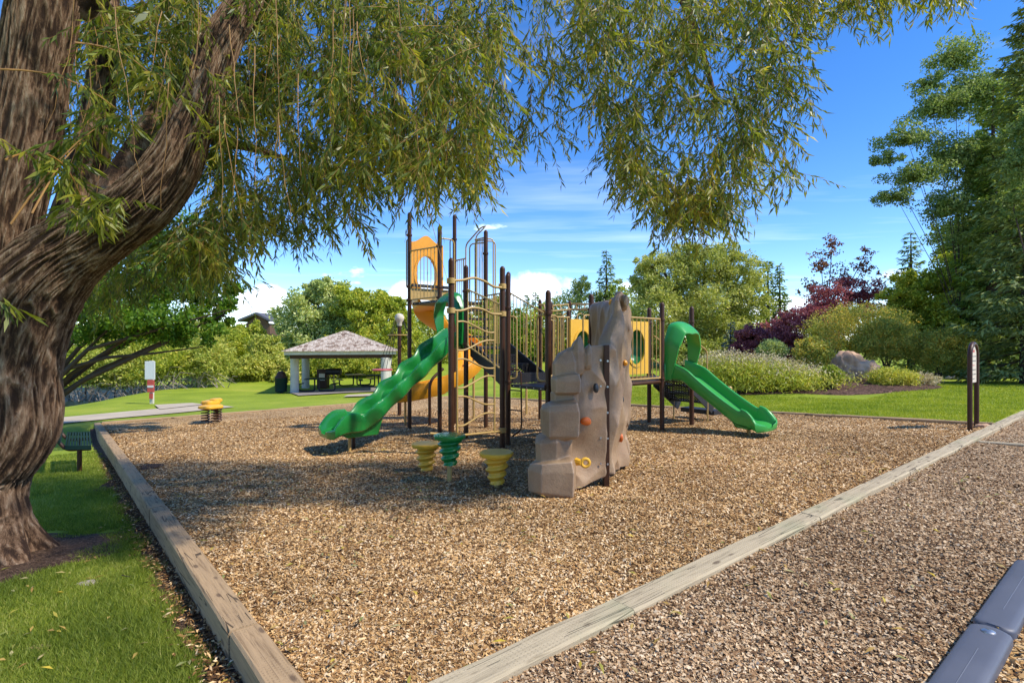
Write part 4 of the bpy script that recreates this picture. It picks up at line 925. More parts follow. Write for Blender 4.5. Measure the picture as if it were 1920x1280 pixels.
bush(1730, 712, 28, 14, 18.8, 'dry twiggy low shrub beside the yellow flowering one', 136, mat=m_seed, n=2500, size=.05, gp=None)
r = np.random.default_rng(9); k = 1100; c = W(1672, 706, 18.7); q = np.array(c)+r.normal(0, 1, (k, 3))*np.array([.34, .3, .14]); V, F = leaf_quads(q, rdir(k, r), rdir(k, r), .045, .04)
np_obj('blossoms', np_mesh('blossoms', V, F, m_yflower, 4, r.random(k), WM['rounded_shrub.006'].inverted()) if 'rounded_shrub.006' in WM else np_mesh('blossoms', V, F, m_yflower, 4, r.random(k)), bpy.data.objects.get('rounded_shrub.006'), kind='stuff')
# tall perennials: upright blades and pale seed heads
def perennials():
    r = np.random.default_rng(77); clumps = []
    for i in range(7):
        px = 1345+i*29; d = 19.6-.35*(i % 3)-i*.08; clumps.append((px, d))
    lbs = ['clump of tall pale topped perennials nearest the right slide', 'leafy perennial clump second from the slide', 'bushy perennial clump with cream seed heads', 'tallest perennial clump in the middle of the border', 'yellow green perennial clump right of the middle', 'feathery perennial clump near the small globe shrub', 'last perennial clump beside the boulder plants']
    for i, (px, d) in enumerate(clumps):
        g = ground_at(px, d); t = thing('perennial_clump', g, lbs[i], 'plant', 'tall perennials beside the lawn')
        n = 2600; hh = (1.4, 1.4, 1.25, 1.2, .95, .75, .6)[i]
        rt = r.normal(0, .42, (n, 3)); rt[:, 2] = 0; f = r.uniform(.1, 1, n); C = rt+np.stack([rt[:, 0]*.5*f, rt[:, 1]*.5*f, hh*f*(1-.25*np.hypot(rt[:, 0], rt[:, 1]))], 1)
        D = unit(np.stack([r.normal(0, .6, n), r.normal(0, .6, n), r.uniform(.1, 1, n)], 1)); V, F = leaf_quads(C, D, rdir(n, r), .17, .028)
        np_obj('foliage', np_mesh('blades', V, F, m_peren, 4, np.clip(r.normal(.45, .2, n), 0, 1)), t, kind='stuff')
        k = 760; u = r.normal(0, .5, (k, 2)); C = np.stack([u[:, 0]*1.3, u[:, 1]*1.1, hh*(1.06-.2*np.hypot(u[:, 0], u[:, 1]))+r.normal(0, .1, k)], 1); V, F = leaf_quads(C, rdir(k, r), rdir(k, r), .06, .045)
        np_obj('seed_heads', np_mesh('heads', V, F, m_seed, 4, r.random(k)), t, kind='stuff')
perennials()
# far tree line so that no bare horizon shows
def treeline():
    r = np.random.default_rng(88); bl_ = []
    for px in range(-300, 2300, 60): d = 85+r.uniform(-6, 6); c = W(px+r.uniform(-20, 20), 665, d); bl_.append((c.x, c.y, c.z, 4.5, 3, 5.5+r.uniform(-1, 1.2)))
    V, F, rn = crown(bl_, 50000, .5, r, 40); np_obj('distant_wood', np_mesh('wood', V, F, m_tree_mid, 4, rn), None, kind='stuff', label='dense distant wood closing the view behind the park', cat='trees')
treeline()
# boulder and edging stones
def rock(name, c, s, seed, mat, label, cat='rock', group=None, sub=3):
    bm = bmesh.new(); bmesh.ops.create_icosphere(bm, subdivisions=sub, radius=1); r = random.Random(seed); o = Vector((seed*1.7, seed*.3, seed))
    for v in bm.verts:
        q = v.co.normalized(); k = 1+.28*mnoise.noise(q*1.3+o)+.14*mnoise.noise(q*3.1+o)-.10*abs(mnoise.noise(q*2.2-o))+.05*mnoise.noise(q*7+o); v.co = Vector((q.x*s[0]*k, q.y*s[1]*k, q.z*s[2]*k))
    me = bpy.data.meshes.new(name); bm.to_mesh(me); bm.free(); me.materials.append(mat); me.polygons.foreach_set('use_smooth', [True]*len(me.polygons)); me.set_sharp_from_angle(angle=R(30))
    o_ = bpy.data.objects.new(name, me); link(o_); o_.location = c; WM[o_.name] = Matrix.Translation(c); return props(o_, label, cat, group)
g = ground_at(1598, 20.6); rock('boulder', g+Vector((-.1, 0, .42)), (.75, .6, .68), 3, m_boulder, 'large reddish sandstone boulder under the leafy shrub in the bed', sub=5); 
rock('boulder', g+Vector((.55, .1, .28)), (.55, .5, .62), 5, m_boulder, 'smaller brown boulder against the right side of the large one', sub=4)
rock('boulder', g+Vector((-.75, .25, .1)), (.7, .5, .32), 8, m_boulder, 'flat tan boulder shelf left of the large one', sub=4)
rr = random.Random(4)
for i in range(26):
    px = 1775+i*9; d = 24.4-.02*i; g = ground_at(px, d)
    rock('edging_stone', g+Vector((0, rr.uniform(-.2, .2), .08)), (rr.uniform(.11, .2), rr.uniform(.1, .18), rr.uniform(.08, .14)), i+10, m_stone, 'pale rounded stone in the row edging the spruces at the right', 'stone', 'stones edging the lawn under the spruces', 2)
rock('boulder', hit(97, 790)+Vector((0, 0, .15)), (.3, .3, .28), 30, m_stone, 'pale rock behind the bench beside the path', sub=3)
g = hit(166, 1094); rock('stone', g, (.08, .06, .02), 41, m_stone, 'flat pinkish stone in the grass near the willow roots', 'stone', sub=3)
rock('wood_chunk', hit(72, 1216), (.08, .04, .018), 44, m_timber, 'broken piece of bark lying on the lower left grass', 'bark piece', sub=3)
rock('stone', hit(1845, 801)+Vector((0, 0, .02)), (.14, .07, .05), 45, m_boulder, 'small reddish rock at the foot of the fitness sign', 'stone', sub=3)
# fallen leaves
def litter(n, reg, seed, lab):
    r = np.random.default_rng(seed); x = r.uniform(reg[0], reg[1], n); y = r.uniform(reg[2], reg[3], n); a = E1[0]*x+E1[1]*y; b = E2[0]*x+E2[1]*y
    C = np.stack([x, y, tz(a, b)+.032], 1); yaw = r.uniform(0, 6.28, n); D = unit(np.stack([np.cos(yaw), np.sin(yaw), r.normal(0, .15, n)], 1)); Nn = unit(np.stack([r.normal(0, .25, n), r.normal(0, .25, n), np.ones(n)], 1))
    V, F = leaf_quads(C, D, Nn, .075*r.uniform(.6, 1.1, n), .017, fold=.3); np_obj('fallen_leaves', np_mesh('litter', V, F, m_litter, 4, r.random(n)), None, kind='stuff', label=lab, cat='leaves')
m_litter = leafmat('litter_leaf', [(.34,.20,.06), (.55,.38,.10), (.50,.44,.22), (.20,.24,.06), (.6,.45,.06)], trans=.2, big=3)
litter(420, (-4.2, -.8, 1.9, 9), 3, 'yellow willow leaves fallen on the shaded grass')
litter(420, (-1.5, 5, 1.9, 8), 4, 'scattered yellow leaves fallen on the wood chips')
def edge_litter(n, seed):
    r = np.random.default_rng(seed); b = 2+11*r.random(n)**1.6; a = aleft(b)-.09-np.abs(r.normal(0, .07, n)); x = E1[0]*a+E2[0]*b; y = E1[1]*a+E2[1]*b
    C = np.stack([x, y, tz(a, b)+.012+r.uniform(0, .03, n)], 1); V, F = leaf_quads(C, unit(np.stack([r.normal(size=n), r.normal(size=n), r.normal(0, .3, n)], 1)), unit(np.stack([r.normal(0, .4, n), r.normal(0, .4, n), np.ones(n)], 1)), .036*r.uniform(.5, 1.5, n), .012)
    np_obj('edge_litter', np_mesh('litter', V, F, m_chip, 4, r.random(n)**2.2), None, kind='stuff', label='brown litter and chips in the gap beside the left timber edge', cat='litter')
edge_litter(4500, 6)
mb = MB(); rows = []
for i in range(81):
    b = 1.2+17.5*i/80; al = float(aleft(b)); row = []
    for j, w in enumerate((0.0, .06, .12, .17+.03*math.sin(b*7)+.02*math.sin(b*17))):
        a = al-.075-w; x, y = XY(a, b); row.append((x, y, float(tz(a, b))+.012-(.02 if j == 3 else 0)))
    rows.append(row)
mb.grid(rows); obj('soil_strip', mb, m_soil, fix=False, kind='structure')

def ground_twigs():
    r = random.Random(12); mb = MB()
    for i in range(46):
        if i % 3: x, y = r.uniform(-1.2, 4), r.uniform(2.2, 7.5)
        else: x, y = r.uniform(-4, -1), r.uniform(2.4, 7)
        an = r.uniform(0, 6.28); l = r.uniform(.06, .22); pts = []
        for k in range(5): q = (x+l*(k/4-.5)*math.cos(an)+r.uniform(-.006, .006), y+l*(k/4-.5)*math.sin(an)+r.uniform(-.006, .006)); pts.append(Vector((q[0], q[1], gz(*q)+.045)))
        mb.tube(pts, [.0035, .003, .003, .002, .001], 5)
    obj('fallen_twigs', mb, m_bark2, None, kind='stuff', fix=False, label='small dark twigs dropped on the chips and grass', cat='twigs')
ground_twigs()

# ------------------------------------------------------------------ play structure (coordinates a, b on the ground, z up)
PS = thing('play_structure', P(6.7, 8.0, float(tz(6.7, 8.0))), 'large brown and tan climbing structure with green and yellow slides on the wood chips', 'play structure')
PR = .046
def post(a, b, top, r=PR, mat=m_brown, name='post', bot=None):
    zb = float(tz(a, b))-.12 if bot is None else bot; mb = MB()
    n = 18; pts = [P(a, b, zb), P(a, b, top-.06)]; rs = [r, r]
    for k in range(1, 6): an = math.pi/2*k/5; pts.append(P(a, b, top-.06+.06*math.sin(an))); rs.append(max(.003, r*math.cos(an)))
    mb.tube(pts, rs, n); o = obj(name, mb, mat, PS); return o
posts = {'A': (5.66, 10.63, 4.36), 'B': (5.72, 9.45, 3.87), 'C': (6.84, 10.63, 4.49), 'D': (6.89, 9.45, 3.94), 'E': (4.475, 7.05, 2.80), 'F': (5.69, 8.44, 2.95),
         'F2': (6.72, 8.44, 2.91), 'G': (5.484, 7.05, 2.76), 'H': (5.76, 7.25, 2.68), 'I': (5.86, 6.33, 2.33), 'I2': (6.70, 7.25, 2.33), 'M': (6.84, 6.30, 2.32), 'O': (8.73, 6.20, 2.26), 'P': (9.74, 6.20, 2.22), 'N': (9.70, 7.22, 2.24), 'O2': (8.73, 7.22, 2.24)}
po = {k: post(*v) for k, v in posts.items()}
cl = MB()
def ring(par, a, b, z, mat=m_brown, r=.058, h=.045, name='clamp'):
    mb = MB(); mb.tube([P(a, b, z-h/2), P(a, b, z+h/2)], r, 16); c = P(a, b, z); mb.box(c+Vector((-.05, -.03, 0)), (.03, .035, h)); obj(name, mb, mat, par, bevel=.004)
for k, zs in dict(A=(3.85, 2.72, 2.42, 1.75), B=(3.45, 2.62, 2.4), C=(3.9, 2.4), D=(3.42, 2.42, 2.2), F=(2.45, 1.45), F2=(2.45, 1.45), H=(2.08, .80), I=(1.95, .78), I2=(1.98, .8), M=(2.05, .8, 1.5), O=(1.92, .78), P=(1.9, .78), N=(1.9, .78), O2=(1.9, .8)).items():
    for z in zs: ring(po[k], posts[k][0], posts[k][1], z)
for k, zs in dict(E=(2.44, 1.98), G=(2.42, 1.96, .02)).items():
    for z in zs: ring(po[k], posts[k][0], posts[k][1], z, m_tan, .064, .085)
# decks
def deck(a0, a1, b0, b1, z, name='deck', mat=m_black, th=.055):
    d = 'x'; mb = MB(); c = [(a0, b0), (a1, b0), (a1, b1), (a0, b1)]
    mb.add([P(a, b, z-th) for a, b in c]+[P(a, b, z) for a, b in c], [(0,1,2,3),(4,5,6,7),(0,1,5,4),(1,2,6,5),(2,3,7,6),(3,0,4,7)])
    o = obj(name, mb, mat, PS, smooth=False, bevel=.006)
    k = MB()
    for i in range(5):
        f = (i+.5)/5; 
        for (a, b) in ((a0+(a1-a0)*f, b0-.004), (a0-.004, b0+(b1-b0)*f)): k.tube([P(a, b-.0, z-th/2)+Vector((0, 0, 0)), P(a-.004, b-.004, z-th/2)], .009, 6)
    obj('bolt', k, m_steel, o, kind='stuff'); return o
lowd = deck(5.80, 6.82, 6.35, 7.22, .76); brd = deck(6.90, 8.70, 6.27, 7.16, .76, 'bridge_deck'); rgt = deck(8.77, 9.68, 6.24, 7.18, .76); mid = deck(5.74, 6.80, 8.46, 9.42, 1.40); twd = deck(5.72, 6.84, 9.49, 10.6, 2.36)
mb = MB(); mb.tube([P(6.9, 6.245, .72), P(8.68, 6.215, .72)], .035, 10); obj('deck_beam', mb, m_brown, PS)
# tube helper with rounded corners
def rounded(pts, r=.08, n=5):
    out = [pts[0]]
    for i in range(1, len(pts)-1):
        p0, p1, p2 = pts[i-1], pts[i], pts[i+1]; u = (p0-p1); v = (p2-p1); rr = min(r, u.length*.45, v.length*.45); a = p1+u.normalized()*rr; b = p1+v.normalized()*rr
        for k in range(n+1):
            t = k/n; out.append(a*(1-t)**2+p1*2*t*(1-t)+b*t*t)
    out.append(pts[-1]); return out
bal_cache = {}
def guard(p0, p1, zt0, zb0, zt1, zb1, n, name='guardrail', r=.016, rb=.0085, mat=m_tan, inset=.055, ext=0):
    (a0, b0), (a1, b1) = p0, p1; L = math.hypot(a1-a0, b1-b0); f0, f1 = inset/L, 1-inset/L
    def q(f, top): return P(a0+(a1-a0)*f, b0+(b1-b0)*f, (zt0+(zt1-zt0)*f) if top else (zb0+(zb1-zb0)*f))
    mb = MB(); loop = rounded([q(.5, True), q(f1, True), q(f1, False), q(f0, False), q(f0, True), q(.5, True)], .05); mb.tube(loop, r, 8, cap=False)
    mb.tube([q(0.0, True), q(f0+.02, True)], r, 8); mb.tube([q(1, True), q(f1-.02, True)], r, 8); mb.tube([q(0, False), q(f0+.02, False)], r, 8); mb.tube([q(1, False), q(f1-.02, False)], r, 8)
    g = obj(name, mb, mat, PS, fix=False)
    for i in range(n):
        f = f0+(f1-f0)*(i+1)/(n+1); t, b = q(f, True), q(f, False); key = round(t.z-b.z, 3)
        if key not in bal_cache:
            k = MB(); k.tube([Vector((0, 0, 0)), Vector((0, 0, key))], rb, 7); bal_cache[key] = k.mesh('baluster', m_tan)
        inst('baluster', bal_cache[key], g, Matrix.Translation(b))
    return g
pp = lambda k: posts[k][:2]
guard(pp('B'), pp('A'), 3.45, 2.42, 3.50, 2.42, 7)
guard(pp('F'), pp('H'), 2.50, 1.44, 2.08, .94, 9); guard(pp('F2'), pp('I2'), 2.50, 1.44, 1.98, .86, 9)
guard(pp('M'), pp('O'), 1.96, .80, 1.93, .80, 15)
guard((7.95, 7.24), pp('O2'), 1.96, .82, 1.94, .82, 6); guard(pp('I2'), (7.25, 7.24), 1.96, .82, 1.96, .82, 4)
guard(pp('F2'), pp('D'), 2.5, 1.45, 2.5, 1.45, 7)
guard(pp('C'), (6.85, 10.2), 3.4, 2.42, 3.4, 2.42, 3); guard(pp('D'), (6.88, 9.85), 3.78, 2.42, 3.78, 2.42, 4)
# tall loops on both sides of the tower posts and low deck posts
def loop(a, b, da, db, zt, zb, r=.015, mat=m_tan, par=PS, name='handhold_loop', inset=.0):
    mb = MB(); p = lambda f, z: P(a+da*f, b+db*f, z)
    mb.tube(rounded([p(0, zt), p(1, zt), p(1, zb), p(0, zb)], .12, 8), r, 8); return obj(name, mb, mat, par, fix=False)
loop(6.89, 9.45, -.13, .22, 3.72, 2.10); loop(6.89, 9.45, -.20, .33, 3.66, 2.0); loop(6.89, 9.45, .16, -.06, 3.75, 2.2); loop(6.89, 9.45, .20, -.08, 3.70, 1.1)
loop(6.84, 10.63, -.06, .10, 3.9, 2.6); loop(5.72, 9.45, .34, -.02, 3.62, 2.44); loop(5.66, 10.63, -.04, .06, 3.75, 2.7)
loop(5.86, 6.33, -.06, .20, 1.93, .86); loop(5.86, 6.33, .22, .0, 1.92, .84); loop(5.76, 7.25, .10, -.12, 1.93, .86); loop(6.84, 6.30, -.2, .0, 1.95, .86); loop(6.70, 7.25, .14, .0, 1.9, .86)
mb = MB(); mb.tube(rounded([P(6.86, 10.2, 2.42), P(6.86, 10.18, 3.72), P(6.88, 9.62, 4.02), P(6.89, 9.45, 4.02)], .1), .016, 8); mb.tube(rounded([P(6.88, 9.85, 3.55), P(6.88, 9.80, 3.86), P(6.89, 9.5, 4.0)], .08), .014, 8); obj('climber_handrail', mb, m_tan, PS, fix=False)
# yellow arch panel at the spiral slide entry
def panel_with_hole(p0, p1, z0, z1, hole, mat, name, th=.05, arch=0, rim=.05, bubble=None, seg=140):
    """upright panel with an opening; hole = (centre fraction, zc, half width, half height)"""
    (a0, b0), (a1, b1) = p0, p1; L = math.hypot(a1-a0, b1-b0); n = Vector(XY(-(b1-b0)/L, (a1-a0)/L)).to_3d()
    fc, zc, hw, hh = hole; mb = MB(); rows = []
    def pt(x, z, o): return P(a0+(a1-a0)*x/L, b0+(b1-b0)*x/L, z)+n*o
    prof = []
    for (k, o) in ((0, 0), (0, th), (1, th), (1, th+rim*.6), (2, th+rim*.6), (2, -rim*.3), (1, -rim*.3), (1, 0)):
        row = []
        for i in range(seg):
            an = 2*math.pi*(i+.5)/seg; cx, cz = math.cos(an), math.sin(an); hx, hz = fc*L+hw*cx, zc+hh*cz*(1 if cz > 0 else 1)
            if k == 2: x, z = hx, hz
            elif k == 1: x, z = fc*L+(hw+rim)*cx, zc+(hh+rim)*cz
            else:
                # project onto rectangle
                sx = (L-fc*L if cx > 0 else fc*L)/max(1e-6, abs(cx)); sz = ((z1-zc) if cz > 0 else (zc-z0))/max(1e-6, abs(cz)); s = min(sx, sz); x, z = fc*L+cx*s, zc+cz*s
                if arch and cz > 0 and abs(z-z1) < 1e-4: z += arch*math.exp(-((x-fc*L)/(.24*L))**2)
            row.append(pt(x, z, o))
        rows.append(row)
    mb.grid(rows+[rows[0]], closed=True); o_ = obj(name, mb, mat, PS)
    if bubble:
        k = MB(); rr = []
        for i in range(9):
            f = math.sin(math.pi/2*i/8); d_ = math.cos(math.pi/2*i/8)
            rr.append([pt(fc*L+hw*f*math.cos(2*math.pi*j/32), zc+hh*f*math.sin(2*math.pi*j/32), th/2+.22*d_) for j in range(32)])
        k.grid(rr, closed=True); obj('window_bubble', k, bubble, o_)
    return o_
panel_with_hole((5.70, 10.66), (6.55, 10.66), 2.44, 3.72, (.48, 3.02, .26, .42), m_gold, 'slide_entry_panel', arch=.18, rim=.06)
mb = MB(); mb.box(P(6.15, 10.55, 2.74), (.95, .05, .07), Matrix.Rotation(R(38.9), 3, 'Z')); obj('entry_bar', mb, m_black, PS); mb = MB(); mb.box(P(6.15, 10.6, 2.56), (.98, .04, .26), Matrix.Rotation(R(38.9), 3, 'Z')); obj('kick_panel', mb, m_tan, PS)
m_bub = simple('green_dome', (.02, .16, .05), .25, .1, 2, .02)
panel_with_hole((8.80, 7.20), (9.66, 7.20), .80, 1.93, (.5, 1.38, .27, .37), m_yel, 'window_panel', rim=.06, bubble=m_bub)
panel_with_hole((7.27, 7.22), (7.93, 7.22), .80, 1.93, (.5, 1.38, .22, .33), m_yel, 'window_panel', rim=.05, bubble=m_bub)
# wavy climber E-G
wc = MB(); 
def cp(x, y, b=7.02):
    rt = (x-960)/1000; a = b*(.628+rt*.778)/(.778-rt*.628); q = P(a, b, 0); return P(a, b, 1.5-(y-640)/1000*q.y)
def smooth_path(pts, n=18):
    out = []; m = len(pts)
    for i in range(m-1):
        p0, p1, p2, p3 = pts[max(i-1, 0)], pts[i], pts[i+1], pts[min(i+2, m-1)]
        for k in range(n//(m-1)+2):
            t = k/(n//(m-1)+2); out.append(.5*((2*p1)+(p2-p0)*t+(2*p0-5*p1+4*p2-p3)*t*t+(3*p1-p0-3*p2+p3)*t**3))
    out.append(pts[-1]); return out
for bar in ([(850, 526), (868, 525), (888, 521), (908, 527), (925, 537), (940, 539)], [(850, 582), (866, 582), (885, 577), (905, 580), (922, 588), (940, 589)]):
    mb = MB(); mb.tube(smooth_path([cp(*q) for q in bar], 24), .020, 10); obj('wave_bar', mb, m_tan, PS)
mb = MB(); mb.tube([cp(857, 583), cp(857, 812)], .017, 10); mb.tube([cp(927, 590), cp(927, 812)], .017, 10); obj('climber_frame', mb, m_tan, PS)
for l in ([(857, 603), (875, 604), (912, 622), (927, 623)], [(857, 656), (874, 655), (905, 640), (927, 638)], [(857, 673), (875, 674), (908, 689), (927, 690)], [(857, 727), (873, 725), (908, 706), (927, 705)], [(857, 743), (876, 744), (907, 757), (927, 757)], [(857, 798), (872, 796), (905, 776), (927, 774)]):
    mb = MB(); mb.tube(smooth_path([cp(*q) for q in l], 18), .0145, 8); obj('rung', mb, m_tan, PS)
mb = MB(); mb.tube([cp(806, 812, 7.02), cp(860, 816), cp(938, 808)], .017, 8); obj('foot_bar', mb, m_tan, PS)
# curved loop ladder at the low deck
mb = MB(); fr = [P(5.76, 7.17, 1.02), P(5.83, 6.98, 1.02), P(5.83, 6.96, -.0), P(5.74, 7.1, -.12)]; mb.tube(rounded(fr, .12), .014, 8); ld = obj('loop_ladder', mb, m_brown, PS, fix=False)
for z in (.66, .32): k = MB(); k.tube([P(5.76, 7.2, z), P(5.83, 6.97, z)], .011, 7); obj('rung', k, m_brown, ld)
# stairs mid deck -> low deck, stringers, treads
def stringer(a, b0, z0, b1, z1, h=.22, name='stringer'):
    mb = MB(); q = [(b0, z0), (b1, z1), (b1, z1-h), (b0, z0-h)]; mb.add([P(a-.015, b, z) for b, z in q]+[P(a+.015, b, z) for b, z in q], [(0,1,2,3),(4,5,6,7),(0,1,5,4),(1,2,6,5),(2,3,7,6),(3,0,4,7)]); return obj(name, mb, m_black, PS, smooth=False)
stringer(5.80, 8.44, 1.52, 7.3, .92, .3); stringer(6.68, 8.44, 1.52, 7.3, .92, .3)
for i in range(3):
    b = 8.2-.33*i; z = 1.40-.165*(i+1); mb = MB(); mb.box(P(6.24, b, z), (.86, .30, .03), Matrix.Rotation(R(38.9), 3, 'Z')); obj('tread', mb, m_black, PS, smooth=False)
    mb = MB(); mb.box(P(6.24, b-.14, z-.09), (.84, .006, .14), Matrix.Rotation(R(38.9), 3, 'Z')); obj('riser', mb, m_perf, PS, smooth=False)
mb = MB(); mb.box(P(6.24, 7.2, .86), (.84, .008, .17), Matrix.Rotation(R(38.9), 3, 'Z')); obj('riser', mb, m_perf, PS, smooth=False)
# steps mid deck -> tower
for i in range(4):
    mb = MB(); mb.box(P(6.55, 9.42+.0*i, 1.60+.19*i), (.62, .24, .04), Matrix.Rotation(R(38.9), 3, 'Z')); obj('tread', mb, m_black, PS, smooth=False)
for s in (-.34, .34): mb = MB(); mb.tube([P(6.55+s*.9, 9.36, 1.4), P(6.55+s*.9, 9.42, 2.4)], .018, 8); obj('step_rail', mb, m_tan, PS)
# rear steps of the right deck, tan handrails
for i in range(3):
    a = 9.86+.30*i; z = .76-.19*(i+1); mb = MB(); mb.box(P(a, 6.7, z), (.30, .84, .03), Matrix.Rotation(R(38.9), 3, 'Z')); obj('tread', mb, m_black, PS, smooth=False)
    mb = MB(); mb.box(P(a-.14, 6.7, z+.09), (.006, .82, .16), Matrix.Rotation(R(38.9), 3, 'Z')); obj('riser', mb, m_perf, PS, smooth=False)
for b in (6.28, 7.12):
    mb = MB(); q = [(9.72, .80), (10.75, .12), (10.62, -.05), (9.72, .52)]; mb.add([P(a, b-.012, z) for a, z in q]+[P(a, b+.012, z) for a, z in q], [(0,1,2,3),(4,5,6,7),(0,1,5,4),(1,2,6,5),(2,3,7,6),(3,0,4,7)]); obj('stringer', mb, m_black, PS, smooth=False)
    mb = MB(); mb.tube(rounded([P(9.74, b, 1.62), P(10.45, b, 1.30), P(10.47, b, .1), P(10.47, b, -.4)], .1), .017, 8); mb.tube([P(9.74, b, 1.1), P(10.47, b, .78)], .014, 8); obj('handrail', mb, m_tan, PS, fix=False)
mb = MB(); mb.box(P(10.9, 6.7, -.06), (.34, .84, .10), Matrix.Rotation(R(38.9), 3, 'Z')); obj('bottom_step', mb, m_black, PS, smooth=False, bevel=.006)
# overhead ladder and far posts behind the low deck
for px, d, y, top, m in ((1012.5, 13.0, 561, 0, m_brown), (1033, 12.6, 565, 0, m_brown), (1068, 12.9, 564, 0, m_brown), (1066, 12.0, 581, 0, m_brown), (987, 14.2, 588, 1, m_tan), (1054, 14.0, 590, 1, m_tan)):
    w = W(px, y, d); a, b = ab(w.x, w.y); post(a, b, w.z, r=.03 if top else .042, mat=m)
    if not top: po[px] = None
for y0, dd in ((571, 0), (581, .5)):
    mb = MB(); mb.tube([W(1008, y0, 13.0-dd), W(1036, y0+2, 12.7-dd), W(1072, y0-1, 12.9-dd), W(1104, y0-1, 12.4-dd)], .022, 8); obj('overhead_rail', mb, m_tan, PS)
for i in range(6): x = 1020+i*15; mb = MB(); mb.tube([W(x, 571.5, 12.85), W(x+3, 581.5, 12.3)], .015, 7); obj('overhead_rung', mb, m_tan, PS)
for x0, x1 in ((1040, 1054), (1056, 1066), (1082, 1096)):
    mb = MB(); mb.tube(rounded([W(x0, 700, 12.3), W(x0, 588, 12.3), W(x1, 588, 12.4), W(x1, 700, 12.4)], .15), .015, 8); obj('handhold_loop', mb, m_tan, PS, fix=False)
# ---- straight slides
def slide(o, d, across, length, z0, z1, s0, s1, mat, wave=0, name='slide', width=.30, wall=.22, exitz=None, pts=72):
    """o entry (a,b); d travel direction in (a,b); z profile from z0 down to z1 between s0 and s1"""
    mb = MB(); rows = []
    half = [(0, -.012), (.5, -.008), (.74, .02), (.86, .10), (.92, .55), (.95, .85), (1.0, .97), (1.08, 1.0), (1.15, .95), (1.19, .80), (1.17, .4), (1.10, -.05), (.95, -.22), (.5, -.28), (0, -.28)]
    def zc(s):
        t = min(1, max(0, (s-s0)/(s1-s0))); e = t+.0; k = .13
        # smooth start and end: integrate a trapezoid slope
        def f(t):
            if t < k: return t*t/(2*k)
            if t > 1-k: return 1-k-(1-t)**2/(2*k)
            return t-k/2
        return z0+(z1-z0)*f(t)/(1-k)
    for i in range(pts+1):
        s = length*i/pts; e = .01; sl = (zc(s+e)-zc(s-e))/(2*e); nrm = math.sqrt(1+sl*sl); nx, nz_ = -sl/nrm, 1/nrm
        t = min(1, max(0, (s-s0)/(s1-s0))); act = math.sin(math.pi*t)**.4 if 0 < t < 1 else 0
        wv = wave*math.sin(s*2*math.pi/.42)*act; endf = max(0, (s-(length-.30))/.30)
        wallh = wall*(1-.30*act)*(1+wave*2.5*math.sin(s*2*math.pi/.42+1.2)*act)
        wallh *= (1-.55*endf**2.2); wd = width*(1+.10*endf+2.4*wave*math.sin(s*2*math.pi/.42+.8)*act); drop = -.07*endf**2
        st = max(0, 1-s/.2); wallh += .06*st; row = []
        for sgn in (1, -1):
            hs = half if sgn == 1 else half[::-1][1:-1]
            for (x, h) in hs:
                lx = sgn*x*wd; hz = (h*wallh if h > 0 else h*.22) + wv*(1 if abs(x) < .9 and h < .2 and h > -.1 else 0)+drop
                ss = s+nx*hz; row.append(P(o[0]+d[0]*ss+across[0]*lx, o[1]+d[1]*ss+across[1]*lx, zc(s)+nz_*hz))
        rows.append(row)
    mb.grid(rows, closed=True); m = len(rows[0]); mb.cap_ring(0, m); 
    # rounded lip
    last = rows[-1]; cx = sum((q for q in last), Vector())/m; r2 = [q+(cx-q)*.25+Vector((*XY(d[0]*.05, d[1]*.05), -.01)) for q in last]; r3 = [q+(cx-q)*.7+Vector((*XY(d[0]*.065, d[1]*.065), -.012)) for q in last]
    st = len(mb.v); mb.grid([last, r2, r3], closed=True); mb.cap_ring(st+2*m, m)
    o_ = obj(name, mb, mat, PS); return o_, zc
sl1, zc1 = slide((5.78, 8.95), (-1, 0), (0, 1), 2.56, 1.42, .0, .10, 2.12, m_green, wave=.05, width=.29, wall=.30)
for s, off in ((2.05, .12), (2.2, -.08)):
    a = 5.78-s; mb = MB(); mb.tube([P(a, 8.95+off, float(tz(a, 8.95))-.05), P(a, 8.95+off, -.05)], .028, 10); obj('slide_foot', mb, m_tan if off < 0 else m_brown, sl1)
mb = MB(); c = [P(5.78-s, 8.95+w, z) for s in (1.72, 2.28) for w in (-.2, .2) for z in (-.14, .16)]+[P(5.78-1.62, 8.95+w, .22) for w in (-.22, .22)]+[P(5.78-2.42, 8.95+w, .0) for w in (-.2, .2)]; mb.hull(c); obj('slide_base', mb, m_green, sl1, bevel=.03)
sl2, zc2 = slide((9.23, 6.22), (0, -1), (1, 0), 1.80, .80, .07, .24, 1.52, m_green2, width=.31, wall=.27)
a, b = 9.25, 6.22-1.48; mb = MB(); mb.tube([P(a, b, float(tz(a, b))-.05), P(a, b, .0)], .03, 10); obj('slide_foot', mb, m_tan, sl2)
mb = MB(); c = [P(9.23+w, 6.22-s, z) for s, z in ((1.18, .18), (1.34, -.02), (1.6, -.04), (1.7, .04)) for w in (-.22, .22)]; mb.hull(c); obj('slide_base', mb, m_green2, sl2, bevel=.03)
